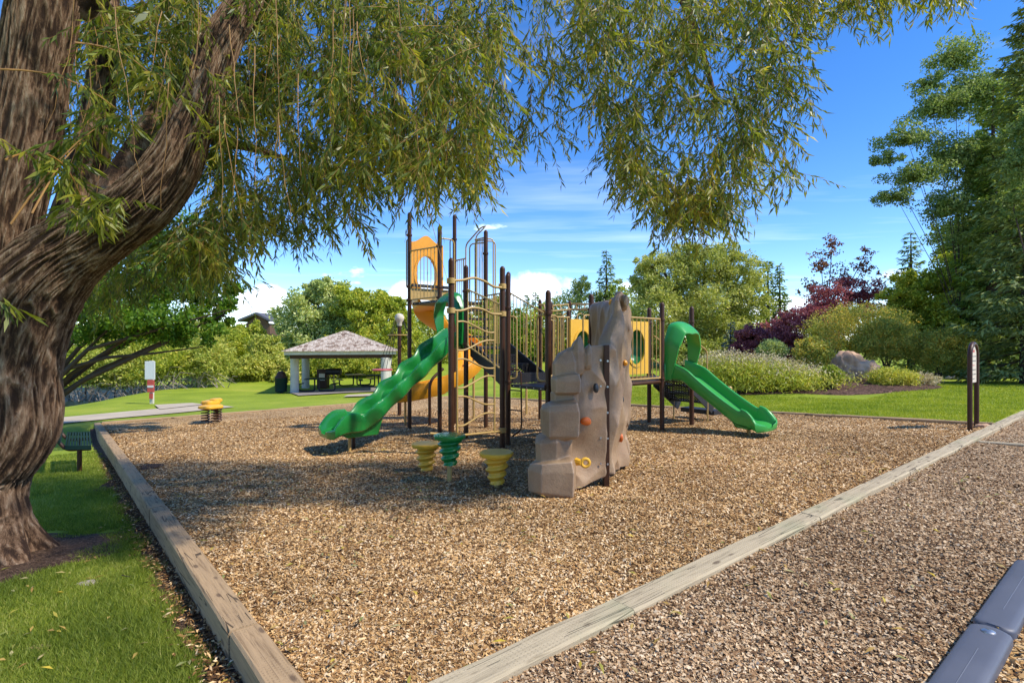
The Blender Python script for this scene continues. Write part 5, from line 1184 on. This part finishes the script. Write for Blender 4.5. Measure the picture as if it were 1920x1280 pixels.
# ---- plastic hoods over the slide entries: a folded leaf shape arching across
def hood(o, d, across, hw, zb, zt, proj, mat, name='slide_hood', th=.025, lean=.0):
    mb = MB(); n, m = 44, 12; outer = []; inner = []
    for i in range(n+1):
        u = -1+2*i/n; k = 1-abs(u); up = abs(u)
        # arch outline across the entry: legs then peak
        x = hw*math.copysign(min(1, up*1.9)**.75, u) if abs(u) > 1e-6 else 0; z = zb+(zt-zb)*(1-max(0, (up-.28)/.72)**1.05)-.10*min(1, up/.28)**2*(zt-zb)*.6
        wd = proj*(.45+.75*math.sin(min(1, k*1.25)*math.pi/2)**1.1); ro = []; ri = []
        for j in range(m+1):
            v = j/m; s = v*wd-.02; zz = z-(v**1.6)*.20*(zt-zb)*k+(.05*math.sin(v*math.pi))*k
            q = P(o[0]+d[0]*s+across[0]*x*(1-.08*v), o[1]+d[1]*s+across[1]*x*(1-.08*v), zz); ro.append(q)
            xi = x*(1-th/hw) ; ri.append(P(o[0]+d[0]*s+across[0]*xi*(1-.08*v), o[1]+d[1]*s+across[1]*xi*(1-.08*v), zz-th*(1 if up < .5 else .0)))
        outer.append(ro); inner.append(ri)
    mb.grid(outer); mb.grid(inner); N0 = (n+1)*(m+1)
    idx = lambda i, j, L: L*N0+i*(m+1)+j
    for i in range(n):
        for j in (0, m): mb.f.append((idx(i, j, 0), idx(i+1, j, 0), idx(i+1, j, 1), idx(i, j, 1)))
    for j in range(m):
        for i in (0, n): mb.f.append((idx(i, j, 0), idx(i, j+1, 0), idx(i, j+1, 1), idx(i, j, 1)))
    return obj(name, mb, mat, PS)
hood((5.73, 8.95), (-1, 0), (0, 1), .41, 1.50, 2.46, .24, m_green)
hood((9.23, 6.20), (0, -1), (1, 0), .42, .82, 1.88, .30, m_green2)
# entry side cheeks
for (o, ac, zb, mt) in (((5.74, 8.95), (0, 1), 1.42, m_green), ((9.23, 6.21), (1, 0), .78, m_green2)):
    for s in (-1, 1):
        mb = MB(); mb.box(P(o[0]+ac[0]*s*.37, o[1]+ac[1]*s*.37, zb+.13), (.12, .06, .34) if ac[0] else (.06, .12, .34), Matrix.Rotation(R(38.9), 3, 'Z')); obj('entry_cheek', mb, mt, PS, bevel=.02)
# ---- spiral slide behind the tower
def spiral():
    C = Vector((-1.60, 13.35, 0)); path = []
    for i in range(60):
        t = i/59; an = math.pi*1.02-t*math.pi*1.52; z = 2.32-2.0*t**.95; path.append(C+Vector((.58*math.cos(an), .58*math.sin(an), z)))
    e = path[-1]
    for i in range(1, 22): path.append(e+Vector((-.062*i, -.012*i, -.018*i+.0004*i*i)))
    pre = [Vector((-1.85, 12.25, 2.38)).lerp(path[0], t) for t in (0, .25, .5, .75)]; path = pre+path
    half = [(0, 0), (.5, .01), (.8, .05), (.93, .25), (.98, .7), (1.03, .97), (1.11, 1.0), (1.17, .9), (1.15, .3), (1.0, -.08), (.5, -.14), (0, -.14)]
    mb = MB(); rows = []; n = len(path)
    for i, p in enumerate(path):
        t = (path[min(i+1, n-1)]-path[max(i-1, 0)]); t.z = 0; t.normalize(); side = Vector((t.y, -t.x, 0)); row = []; en = max(0, (i-(n-9))/8)
        for sg in (1, -1):
            for (x, h) in (half if sg == 1 else half[::-1][1:-1]):
                wl_ = (.34 if sg == 1 else .34) ; ww = wl_*(1-.5*en*en) if 4 < i else .3
                row.append(p+side*sg*x*.28+Vector((0, 0, h*ww if h > 0 else h*.4)))
        rows.append(row)
    mb.grid(rows, closed=True); m = len(rows[0]); mb.cap_ring(0, m); mb.cap_ring((n-1)*m, m)
    s = obj('spiral_slide', mb, m_gold, PS)
    for (x, y, z) in ((-2.55, 12.75, .0), (-.95, 13.2, 1.0)):
        k = MB(); k.tube([Vector((x, y, gz(x, y)-.05)), Vector((x, y, z+.25))], .03, 10); obj('slide_foot', k, m_tan, s)
    k = MB(); k.tube(rounded([Vector((-1.9, 12.3, gz(-1.9, 12.3)-.05)), Vector((-1.9, 12.3, .6)), Vector((-1.62, 12.55, .86))], .2), .035, 10); obj('slide_foot', k, m_brown, s)
spiral()

# ---- climbing wall of moulded rock panels
def rockhull(mb, c, s, seed, k=16, ex=0):
    r = random.Random(seed); pts = []
    for i in range(k):
        z = 1-2*(i+.5)/k; th = i*2.39996+r.uniform(-.35, .35); q = math.sqrt(1-z*z); v = Vector((q*math.cos(th), q*math.sin(th), z))
        # boxy rounding
        m = max(abs(v.x), abs(v.y), abs(v.z)); v = v.lerp(v/m*.86, .8); pts.append(Vector(c)+Vector((v.x*s[0], v.y*s[1], v.z*s[2]))*r.uniform(.94, 1.10))
    mb.hull(pts)
def wallpanel(mb, q0, q1, top, bot, disp, th=.13, n=60, m=90, seed=0, bulge=.05):
    """q0,q1 world xy ends; top(u), bot(u) heights; both faces sculpted"""
    q0, q1 = Vector((*q0, 0)), Vector((*q1, 0)); D = (q1-q0); nn = Vector((D.y, -D.x, 0)).normalized(); L = D.length
    rows = []
    for i in range(n+1):
        u = i/n; zt, zb = top(u), bot(u); ring = []
        edge = min(1, min(u, 1-u)/.05+.25)
        for side in (1, -1):
            rr_ = range(m+1) if side == 1 else range(m, -1, -1)
            for j in rr_:
                v = j/m; z = zb+(zt-zb)*v; tp = math.sqrt(max(0, 1-max(0, (v-.93)/.07)**2)); x = u*L
                a = mnoise.noise(Vector((x*2.1+seed, z*1.5, side*3.0))); b = abs(mnoise.noise(Vector((x*2.6+seed*2, z*2.0+5, side))))
                c = mnoise.noise(Vector((x*6+seed, z*4, side*2)))
                h = disp*(.9*a-1.5*b+.22*c+.35); ring.append(q0+D*u+nn*side*((th/2)*edge*max(.3, tp)+h*edge*max(.2, tp))+Vector((0, 0, z)))
        rows.append(ring)
    mb.grid(rows, closed=True); M_ = len(rows[0]); s = len(mb.v)-M_*(n+1); mb.cap_ring(s, M_); mb.cap_ring(s+n*M_, M_, True)
def interp(xs, ys): return lambda u: float(np.interp(u, xs, ys))
def finish(o, vox=.013, sm=3):
    r_ = o.modifiers.new('merge', 'REMESH'); r_.mode = 'VOXEL'; r_.voxel_size = vox; r_.use_smooth_shade = True
    s_ = o.modifiers.new('soften', 'SMOOTH'); s_.factor = .5; s_.iterations = sm
mb = MB(); CH = (1.054, 6.09); LE = (.50, 5.83)
wallpanel(mb, CH, LE, interp([0, .1, .3, .45, .6, .8, 1], [1.46, 1.46, 1.45, 1.38, 1.1, .75, .45]), interp([0, .5, 1], [-.02, -.09, -.16]), .075, th=.13, seed=3)
def bl_at(px, py, rx, ry, d, ryy=None): c = W(px, py, d); return c, (rx/1000*d, (ryy or .17), ry/1000*d)
def rockblock(mb, x0, x1, y0, y1, d, ty, seed, spike=0):
    # uneven corners so that no two ledges line up
    """a moulded block with flat facets and a chamfered ledge on top"""
    r = random.Random(seed); c = W((x0+x1)/2, (y0+y1)/2, d); hx = (x1-x0)/2000*d; hz = (y1-y0)/2000*d; n = 8; pts = []
    an0 = [2*math.pi*(i+r.uniform(-.28, .28))/n for i in range(n)]
    rr_ = [r.uniform(.84, 1.12) for _ in range(n)]
    for f, k in ((-1, .80), (-.72, .97), (.5-.3*spike, 1.0), (.86, .90-.25*spike), (1.0, .70-.42*spike)):
        for a_, q_ in zip(an0, rr_):
            cx, cy = math.cos(a_), math.sin(a_); m = max(abs(cx), abs(cy))**.55
            pts.append(c+Vector((hx*cx/m*k*q_, .04+ty*cy/m*k*q_, hz*(f+r.uniform(-.14, .12)+.16*cx*(f > .8)))))
    mb.hull(pts)
for i, (x0, x1, y0, y1, d, ty, sp) in enumerate(((994, 1080, 862, 929, 5.60, .21, 0), (1005, 1072, 814, 870, 5.67, .16, 0), (1013, 1092, 752, 820, 5.69, .20, 0), (1033, 1084, 730, 760, 5.77, .12, 0), (1029, 1090, 702, 738, 5.75, .16, 0), (1036, 1083, 658, 716, 5.79, .14, .8), (1069, 1098, 636, 700, 5.86, .12, .8), (1094, 1112, 648, 690, 5.92, .10, .6))):
    rockblock(mb, x0, x1, y0, y1, d, ty, 50+i*3, sp)
wl1 = obj('climbing_panel', mb, m_rockp, PS); finish(wl1, .0085, 1); wl1['label'] = 'left moulded rock panel with stacked boulder edge'
mb = MB(); RE = (1.50, 7.15)
wallpanel(mb, (CH[0]+.03, CH[1]+.02), RE, interp([0, .12, .3, .42, .55, .7, .85, 1], [1.44, 1.48, 1.68, 1.80, 2.02, 2.12, 2.10, 1.9]), interp([0, .5, 1], [-.02, -.06, -.1]), .10, th=.14, seed=11)
for i, (px, py, rx, ry, d) in enumerate(((1153, 590, 11, 38, 6.85), (1161, 562, 11, 18, 6.95), (1171, 567, 10, 17, 6.8), (1171, 600, 9, 30, 7.05), (1150, 640, 10, 30, 6.7), (1170, 700, 8, 50, 7.1), (1171, 835, 9, 22, 7.1), (1170, 778, 8, 26, 7.1))):
    c, s = bl_at(px, py, rx, ry, d); rockhull(mb, c, (s[0], .14, s[2]), 60+i, 14)
wl2 = obj('climbing_panel', mb, m_rockp, PS); finish(wl2, .010, 1); wl2['label'] = 'right moulded rock panel rising to a knobbly top'
mb = MB(); wallpanel(mb, (1.50, 7.2), (1.36, 8.9), interp([0, .5, 1], [2.05, 2.12, 2.14]), interp([0, 1], [.0, .2]), .05, th=.15, seed=21, n=40, m=50); wl3 = obj('climbing_panel', mb, m_rockp, PS); finish(wl3, .016, 3); wl3['label'] = 'rear moulded rock panel joining the low deck'
mb = MB(); mb.box((1.345, 8.93, 1.15), (.09, .03, 2.0)); obj('panel_bracket', mb, m_brown, PS, bevel=.005)
g0 = gz(*CH); mb = MB(); mb.box((CH[0]+.015, CH[1]-.055, (1.46+g0-.08)/2), (.062, .05, 1.46-g0+.08)); mb.box((CH[0]+.02, CH[1]+.02, (1.45+g0-.08)/2), (.03, .15, 1.45-g0+.08)); chn = obj('channel_post', mb, m_brown, PS, smooth=False, bevel=.006)
bm_ = MB(); bm_.tube([Vector((0, -.004, 0)), Vector((0, .006, 0))], .012, 10); bmesh_bolt = bm_.mesh('bolt', m_steel)
for i in range(5):
    z = 1.28-.29*i
    inst('bolt', bmesh_bolt, chn, Matrix.Translation((CH[0]+.024, CH[1]-.083, z)))
    inst('bolt', bmesh_bolt, wl1, Matrix.Translation((CH[0]-.06, CH[1]-.115, z+.01)))
mb = MB(); mb.tube([Vector((.34, 5.72, gz(.34, 5.72)-.03)), Vector((.34, 5.72, .1))], .05, 10); obj('panel_foot', mb, m_brown, PS)
def hold(px, py, d, s, mat, par, seed, ringed=False):
    c = W(px, py, d); mb = MB()
    if ringed:
        mb.tube([c+Vector((math.cos(an)*.042, -.03, math.sin(an)*.042)) for an in np.linspace(0, 2*math.pi, 20)], .018, 8); mb.tube([c+Vector((-.09, .03, .0)), c+Vector((-.04, -.03, 0))], [.045, .03], 8)
    else:
        rockhull(mb, c, s, seed, 22)
    o = obj('handhold', mb, mat, par)
    if not ringed: m_ = o.modifiers.new('s', 'SUBSURF'); m_.levels = 1; m_.render_levels = 1
hold(1117, 727, 5.90, (.036, .05, .062), m_darkhold, wl1, 1); hold(1098, 789, 5.84, (.07, .045, .05), m_orange, wl1, 2); hold(1097, 866, 5.76, (.05, .05, .05), m_yel, wl1, 3, True)
hold(1172, 680, 6.84, (.035, .07, .045), m_gold, wl2, 4); hold(1166, 748, 6.62, (.026, .06, .045), m_darkhold, wl2, 5); hold(1163, 820, 6.52, (.035, .07, .06), m_orange, wl2, 6); hold(1145, 567, 6.85, (.03, .05, .05), m_gold, wl2, 7)

# ------------------------------------------------------------------ stepping pods
def pod(px, py, top, mat, ptop, label):
    g = hit(px, py); Y = g.y; zt = 1.5+(640-top)/1000*Y; t = thing('stepping_pod', g, label, 'stepping pod', 'spiral stepping pods on tan posts')
    h = zt-g.z; hc = min(h-.02, .36); zc_ = h-hc
    def wob(r, z, an, i):
        if z > hc-.055: return r*(1+.018*math.cos(12*an)), z
        return r*(1+.16*math.sin(z*2*math.pi/.088-an)), z
    prof = [(.03, 0), (.078, .002)]+[(.078+.055*(k/40)**.9, .01+(hc-.075)*k/40) for k in range(1, 41)]+[(.14, hc-.056), (.183, hc-.05), (.19, hc-.035), (.19, hc-.012), (.182, hc-.002), (.16, hc), (.08, hc+.001), (.01, hc+.001)]
    mb = MB(); mb.lathe(prof, (g.x, g.y, g.z+zc_), 40, wob); obj('pod_body', mb, mat, t)
    mb = MB(); mb.tube([g+Vector((0, 0, -.08)), g+Vector((0, 0, zc_+.02))], .030, 14); obj('post', mb, m_tan, t)
pod(799, 884, 830, m_yel, 0, 'yellow spiral stepping pod left of the green one'); pod(843, 905, 814, m_green, 0, 'tall dark green spiral stepping pod in the middle of the three'); pod(931, 914, 846, m_yel, 0, 'bright yellow spiral stepping pod nearest the rock wall')
# ------------------------------------------------------------------ spring rocker
g = hit(393, 793); t = thing('spring_rocker', g, 'yellow lobed spring rocker on dark coil springs near the left timber edge', 'spring rocker'); s_ = g.y/1000
for (dx, dy) in ((-8, 0), (11, -.0), (2, .35)):
    mb = MB(); c = g+Vector((dx*s_, dy, 0)); pts = [c+Vector((.10*math.cos(k*.42), .10*math.sin(k*.42), .03+.36*k/75)) for k in range(76)]; mb.tube(pts, .016, 7); obj('spring', mb, m_brown, t, fix=False)
for (dx, dy, z, rr_) in ((-7, .25, .55, .24), (5, -.05, .46, .30), (1, .3, .60, .16)):
    mb = MB(); c = g+Vector((dx*s_, dy, z)); mb.lathe([(.02, -.05), (rr_*.8, -.05), (rr_*.97, -.03), (rr_, 0), (rr_*.95, .035), (rr_*.7, .055), (.02, .06)], c, 36, lambda r, z, an, i: (r*(1+.09*math.cos(5*an)), z)); obj('seat', mb, m_yel, t)
# ------------------------------------------------------------------ bench behind the trunk
def bench():
    g = Vector((-7.28, 8.95, 0)); g.z = gz(g.x, g.y); u = Vector((-.628, .778, 0)); v = Vector((.93, .36, 0)); v = Vector((1.0, .05, 0)).normalized()
    t = thing('park_bench', g, 'dark green ribbed park bench with curved back beside the willow trunk', 'bench')
    zs = g.z+.46; L = 1.75
    def q(l, w, z): return g+u*l+v*w+Vector((0, 0, z-g.z))
    se = MB()
    for (w0, w1, zz) in ((-.21, -.185, 0), (.185, .21, 0)): se.add([q(l, w, zs+z) for l in (0, L) for w in (w0, w1) for z in (-.06, .012)], [(0,1,3,2),(4,6,7,5),(0,4,5,1),(2,3,7,6),(0,2,6,4),(1,5,7,3)])
    for l in (0, L-.03): se.add([q(l+a_, w, zs+z) for a_ in (0, .03) for w in (-.185, .185) for z in (-.06, .008)], [(0,1,3,2),(4,6,7,5),(0,4,5,1),(2,3,7,6),(0,2,6,4),(1,5,7,3)])
    so_ = obj('seat', se, m_wgreen, t, smooth=False)
    for i in range(7):
        w = -.155+i*.051; k = MB(); k.add([q(l, w+dw, zs+z) for l in (.035, L-.035) for dw in (-.017, .017) for z in (-.012, .006)], [(0,1,3,2),(4,6,7,5),(0,4,5,1),(2,3,7,6),(0,2,6,4),(1,5,7,3)]); obj('slat', k, m_wgreen, so_, smooth=False)
    bk = MB(); bk.add([q(l, -.30-.10*f+dw, zs+.03+.42*f) for l in (0, L) for f in (0, 1) for dw in (-.02, .02)], [(0,1,3,2),(4,6,7,5),(0,4,5,1),(2,3,7,6),(0,2,6,4),(1,5,7,3)]); obj('backrest', bk, m_wgreen, t, smooth=False, bevel=.015)
    for l in (.25, L-.3):
        k = MB(); k.tube([q(l, .02, g.z-.05), q(l, .02, zs-.06)], .036, 12); obj('leg', k, m_brown, t)
        k = MB(); k.tube(rounded([q(l, .2, zs-.085), q(l, -.20, zs-.10), q(l, -.34, zs+.05), q(l, -.42, zs+.4)], .14), .03, 10); obj('arm', k, m_brown, t)
bench()
# ------------------------------------------------------------------ pavilion
PV = hit(640, 737); PV = W(640, 737, 30.5); PV.z = gz(PV.x, PV.y)
def pavilion():
    zc = PV.z; t = thing('pavilion', PV, 'open picnic pavilion with weathered shingle hip roof on round concrete columns', 'pavilion')
    cx, cy = W(648, 0, 32.2).x, 32.2; ze = W(0, 664, 28.6).z; zp = W(0, 620, 32.2).z; hx = 2.95; rot = Matrix.Rotation(R(13), 3, 'Z')
    def q(x, y, z): v = rot @ Vector((x, y, 0)); return Vector((cx+v.x, cy+v.y, z))
    mb = MB(); 
    mb.add([q(sx*hx, sy*hx, ze+z) for z in (-.04, .15) for sx, sy in ((-1, -1), (1, -1), (1, 1), (-1, 1))], [(0,1,2,3),(4,5,6,7),(0,1,5,4),(1,2,6,5),(2,3,7,6),(3,0,4,7)]); ro = obj('fascia', mb, m_cream, t, smooth=False)
    mb = MB(); mb.add([q(-2.7, -2.7, ze-.25), q(2.7, -2.7, ze-.25), q(2.7, 2.7, ze-.25), q(-2.7, 2.7, ze-.25), q(-2.7, -2.7, ze-.04), q(2.7, -2.7, ze-.04), q(2.7, 2.7, ze-.04), q(-2.7, 2.7, ze-.04), q(-2.5, -2.5, ze-.25), q(2.5, -2.5, ze-.25), q(2.5, 2.5, ze-.25), q(-2.5, 2.5, ze-.25)], [(0,1,5,4),(1,2,6,5),(2,3,7,6),(3,0,4,7),(0,1,9,8),(1,2,10,9),(2,3,11,10),(3,0,8,11)]); obj('beam', mb, m_brown, t, smooth=False)
    r = np.random.default_rng(3); V = []; F = []; rn = []; e = hx+.12; ns = 17; H = zp-ze-.13
    for s in range(4):
        an = s*math.pi/2
        for k in range(ns):
            f0 = k/ns; f1 = (k+1.25)/ns; y0 = -e*(1-f0); y1 = -e*max(0, 1-f1); z0 = ze+.15+H*f0+.03; z1 = ze+.15+H*min(1, f1)+.004; w = 2*e*(1-f0); x = -w/2
            while x < w/2:
                dw = r.uniform(.10, .24); x1 = min(x+dw, w/2); dz = r.uniform(-.004, .012); dy = r.uniform(-.03, .02); i0 = len(V)
                for (xx, yy, zz) in ((x+.006, y0+dy, z0+dz), (x1-.006, y0+dy, z0+dz), (x1-.006, y1, z1+dz*.3), (x+.006, y1, z1+dz*.3), (x+.006, y0+dy, z0+dz-.03), (x1-.006, y0+dy, z0+dz-.03)):
                    lim = -yy if yy < 0 else 0; xx2 = max(-lim, min(lim, xx)); v = Vector((xx2*math.cos(an)-yy*math.sin(an), xx2*math.sin(an)+yy*math.cos(an), 0)); V.append(tuple(q(v.x, v.y, zz)))
                F += [(i0, i0+1, i0+2, i0+3), (i0+4, i0+5, i0+1, i0)]; c_ = r.random(); rn += [c_, c_]; x = x1
    me = np_mesh('shingles', np.array(V), np.array(F), m_shingle, 4, rn, WM[t.name].inverted()); np_obj('roof_shingles', me, t, kind='stuff')
    mb = MB(); mb.add([q(-e, -e, ze+.16), q(e, -e, ze+.16), q(e, e, ze+.16), q(-e, e, ze+.16), q(0, 0, zp-.02)], [(0,1,4),(1,2,4),(2,3,4),(3,0,4),(0,1,2,3)]); obj('roof', mb, m_house, t, smooth=False)
    for (px, d) in ((552.5, 30.2), (573, 34.0), (727, 34.2), (722, 29.9)):
        c = W(px, 0, d); gzz = gz(c.x, c.y); k = MB(); k.lathe([(.235, -.1), (.235, .1), (.228, 1.2), (.232, ze-gzz-.22)], (c.x, c.y, gzz), 20, lambda r, z, an, i: (r, z)); obj('column', k, m_column, t)
pavilion()
def picnic(g, label, scale=1.0, rz=0.1, mat=m_wgreen):
    t = thing('picnic_table', g, label, 'picnic table', None, rz); M0 = WM[t.name]
    def w(x, y, z): return M0 @ Vector((x*scale, y*scale, z*scale))
    mb = MB(); mb.box((0, 0, 0), (1.15*scale, 1.15*scale, .05*scale)); mb.v = [tuple(M0 @ (Vector(v)+Vector((0, 0, .75*scale)))) for v in mb.v]; obj('table_top', mb, mat, t, smooth=False, bevel=.02)
    for s in (-1, 1):
        mb = MB(); mb.box((s*1.0*scale, 0, .45*scale), (.28*scale, 1.1*scale, .05*scale)); mb.v = [tuple(M0 @ Vector(v)) for v in mb.v]; obj('seat', mb, mat, t, smooth=False, bevel=.01)
        mb = MB(); mb.tube(rounded([w(s*.12, 0, .73), w(s*.12, 0, .06), w(s*.85, 0, .05), w(s*1.02, 0, .12), w(s*1.02, 0, .43)], .12), .045*scale, 8); obj('leg', mb, m_black, t, fix=False)
def at(px, d, dz=.05): p = W(px, 640, d); return Vector((p.x, p.y, gz(p.x, p.y)+dz))
picnic(at(594, 30.8), 'green picnic table under the left half of the pavilion')
picnic(at(706, 35), 'green picnic table farther back at the right side of the pavilion', rz=.3)
picnic(at(666, 35.5), 'tan topped table with curved legs behind the pavilion middle', mat=m_tan, rz=.5)
g = at(606, 33.5); t = thing('waste_cabinet', g, 'brown square waste cabinet with grey front behind the green picnic table', 'waste bin'); mb = MB(); mb.box(g+Vector((0, 0, .62)), (.62, .55, 1.2)); obj('cabinet', mb, m_brown, t, smooth=False, bevel=.03); mb = MB(); mb.box(g+Vector((.02, -.29, .75)), (.36, .03, .42)); obj('front_panel', mb, m_cream, t, smooth=False)
g = at(626, 32.5); t = thing('barbecue_grill', g, 'black barrel barbecue grill on a braced post beside the pavilion tables', 'grill'); mb = MB(); mb.tube([g+Vector((0, 0, -.05)), g+Vector((0, 0, 1.0))], .04, 8); obj('post', mb, m_tan, t)
mb = MB(); mb.tube([g+Vector((0, 0, .45)), g+Vector((-.38, 0, 1.0))], .025, 6); mb.tube([g+Vector((0, 0, .45)), g+Vector((.38, 0, 1.0))], .025, 6); obj('brace', mb, m_tan, t)
mb = MB(); mb.tube([g+Vector((-.46, 0, 1.12)), g+Vector((-.44, 0, 1.12)), g+Vector((.44, 0, 1.12)), g+Vector((.46, 0, 1.12))], [.12, .2, .2, .12], 16); obj('drum', mb, m_black, t)
g = at(527, 30.4, 0); t = thing('trash_can', g, 'dark green ribbed trash can with brown domed lid left of the pavilion', 'trash can')
mb = MB(); mb.lathe([(.2, .06), (.29, .08), (.31, .1), (.33, .82), (.345, .84), (.345, .88), (.2, .88)], g, 32, lambda r, z, an, i: (r*(1+.012*math.cos(16*an)), z)); obj('can', mb, m_wgreen, t)
mb = MB(); mb.lathe([(.34, .88), (.34, .91), (.30, .98), (.26, 1.0), (.25, 1.1), (.19, 1.2), (.1, 1.25), (.02, 1.26)], g, 24); obj('lid', mb, m_brown, t); mb = MB(); mb.lathe([(.1, -.05), (.1, .07), (.02, .07)], g, 12); obj('foot', mb, m_black, t)
# white and red sign on post
g = hit(284, 757); t = thing('sign_post', g, 'white sign above smaller red and white sign on post by the pond path', 'sign'); s_ = g.y/1000
def sbox(mb, x0, x1, y0, y1, dy, th=.03): 
    a = W(x0, y1, g.y); b = W(x1, y0, g.y); mb.box(((a.x+b.x)/2, g.y+dy, (a.z+b.z)/2), (b.x-a.x, th, b.z-a.z))
mb = MB(); sbox(mb, 281, 287, 676, 760, .03, .1); obj('post', mb, m_column, t, smooth=False)
mb = MB(); sbox(mb, 273.5, 292.5, 677, 711, -.06); obj('white_panel', mb, m_whitep, t, smooth=False, bevel=.01)
mb = MB(); sbox(mb, 278, 291, 712, 735, -.06); rp_ = obj('red_panel', mb, m_redp, t, smooth=False, bevel=.01); mb = MB(); sbox(mb, 279, 290, 722, 726, -.085, .01); obj('white_band', mb, m_whitep, rp_, smooth=False)
mb = MB(); sbox(mb, 281.5, 288, 737, 747, -.05); obj('small_plate', mb, m_redp, t, smooth=False)
# swing spinner behind the tower: pole, cap, ring, ropes and seat
g = at(749, 15.2, 0); t = thing('rope_spinner', g, 'brown pole with pale cap and ropes holding a red disc, behind the green slide', 'rope swing'); zt = W(0, 606, 15.2).z
mb = MB(); mb.tube([g+Vector((0, 0, -.1)), Vector((g.x, g.y, zt))], .055, 14); obj('post', mb, m_brown, t)
mb = MB(); mb.lathe([(.07, -.02), (.075, .08), (.12, .14), (.135, .22), (.10, .30), (.03, .33)], (g.x, g.y, zt-.05), 24); obj('cap', mb, m_cream, t)
mb = MB(); mb.tube([Vector((g.x+.32*math.cos(k), g.y+.32*math.sin(k), W(0, 628, 15.2).z)) for k in np.linspace(0, 6.283, 32)], .014, 6); mb.tube([Vector((g.x-.32, g.y, W(0, 628, 15.2).z)), Vector((g.x+.32, g.y, W(0, 628, 15.2).z))], .014, 6); obj('ring', mb, m_tan, t, fix=False)
mb = MB(); sc_ = W(717, 693, 15.0); mb.lathe([(.02, -.025), (.27, -.025), (.29, 0), (.27, .025), (.02, .03)], sc_, 28); obj('disc_seat', mb, m_red, t)
mb = MB()
for k in (0, 1.5, 3.1, 4.6): mb.tube([Vector((g.x-.1, g.y+.1*math.cos(k), zt+.10)), sc_+Vector((.05+.18*math.cos(k), .18*math.sin(k), 0))], .008, 5)
for k in (.3, -.3): mb.tube([Vector((g.x+.1, g.y, zt+.1)), Vector((g.x+.62+k*.3, g.y+k, .6))], .008, 5)
obj('rope', mb, m_rope, t, fix=False)
# inverted U fitness sign at the right
g1 = hit(1818.5, 806); u = Vector((.778, .628, 0))*.50; g2 = g1+u; t = thing('fitness_sign', g1, 'tall brown inverted U frame holding a narrow cream sign at the right timber corner', 'sign'); zt = W(0, 642, g1.y).z; g2.z = gz(g2.x, g2.y)
pts = [g1+Vector((0, 0, -.1))]; zr = zt-.25
for k in range(13):
    an = math.pi*k/12; c = g1.lerp(g2, .5-.5*math.cos(an)); pts.append(Vector((c.x, c.y, zr+.23*math.sin(an))))
pts.append(g2+Vector((0, 0, -.1))); mb = MB(); mb.tube(pts, .037, 14); obj('frame', mb, m_brown, t, fix=False)
mb = MB(); a = g1+u*.12; b = g1+u*.88; nn = Vector((-.628, .778, 0))*.008; z0, z1 = W(0, 718, g1.y).z, zr+.1
pl = [(a, z0), (b, z0), (b, z1-.02), (g1+u*.72, z1+.09), (g1+u*.5, z1+.12), (g1+u*.28, z1+.09), (a, z1-.02)]
mb.add([Vector((p.x, p.y, z))+nn for p, z in pl]+[Vector((p.x, p.y, z))-nn for p, z in pl], [tuple(range(7)), tuple(range(13, 6, -1))]+[(i, (i+1) % 7, (i+1) % 7+7, i+7) for i in range(7)]); sp_ = obj('sign_panel', mb, m_cream, t, smooth=False)
for i in range(7):
    z = z0+.06+i*.078; k = MB(); p0 = g1+u*.2; p1 = g1+u*(.8 if i % 3 else .6); off = -nn*1.25; k.add([Vector((p0.x, p0.y, z))+off, Vector((p1.x, p1.y, z))+off, Vector((p1.x, p1.y, z+.012+.03*(i == 6)))+off, Vector((p0.x, p0.y, z+.012+.03*(i == 6)))+off], [(0, 1, 2, 3)]); obj('text_line', k, m_redp if i in (3, 6) else m_darkhold, sp_, smooth=False, fix=False)
# small garden post and a green pedestal seat on the lawn
g = at(1368, 16.5, 0); t = thing('garden_post', g, 'short tan wooden post on the lawn edge behind the right slide', 'post'); mb = MB(); mb.tube([g+Vector((0, 0, -.1)), g+Vector((0, 0, .42)), g+Vector((0, 0, .45))], [.075, .075, .05], 16); obj('post_body', mb, m_tan, t)
g = at(1182, 20, 0); t = thing('pedestal_seat', g, 'small dark green pedestal seat on the lawn seen under the right deck', 'seat'); mb = MB(); mb.lathe([(.02, .42), (.3, .42), (.32, .45), (.3, .48), (.02, .49)], g, 24); obj('seat', mb, m_wgreen, t); mb = MB(); mb.tube([g+Vector((0, 0, -.05)), g+Vector((0, 0, .43))], .05, 10); obj('leg', mb, m_wgreen, t)
g = at(1362, 27, 0); t = thing('white_post', g, 'thin white post in front of the silver spruce', 'post'); mb = MB(); mb.tube([g+Vector((0, 0, 0)), g+Vector((0, 0, 1.0))], .05, 8); obj('post_body', mb, m_whitep, t)
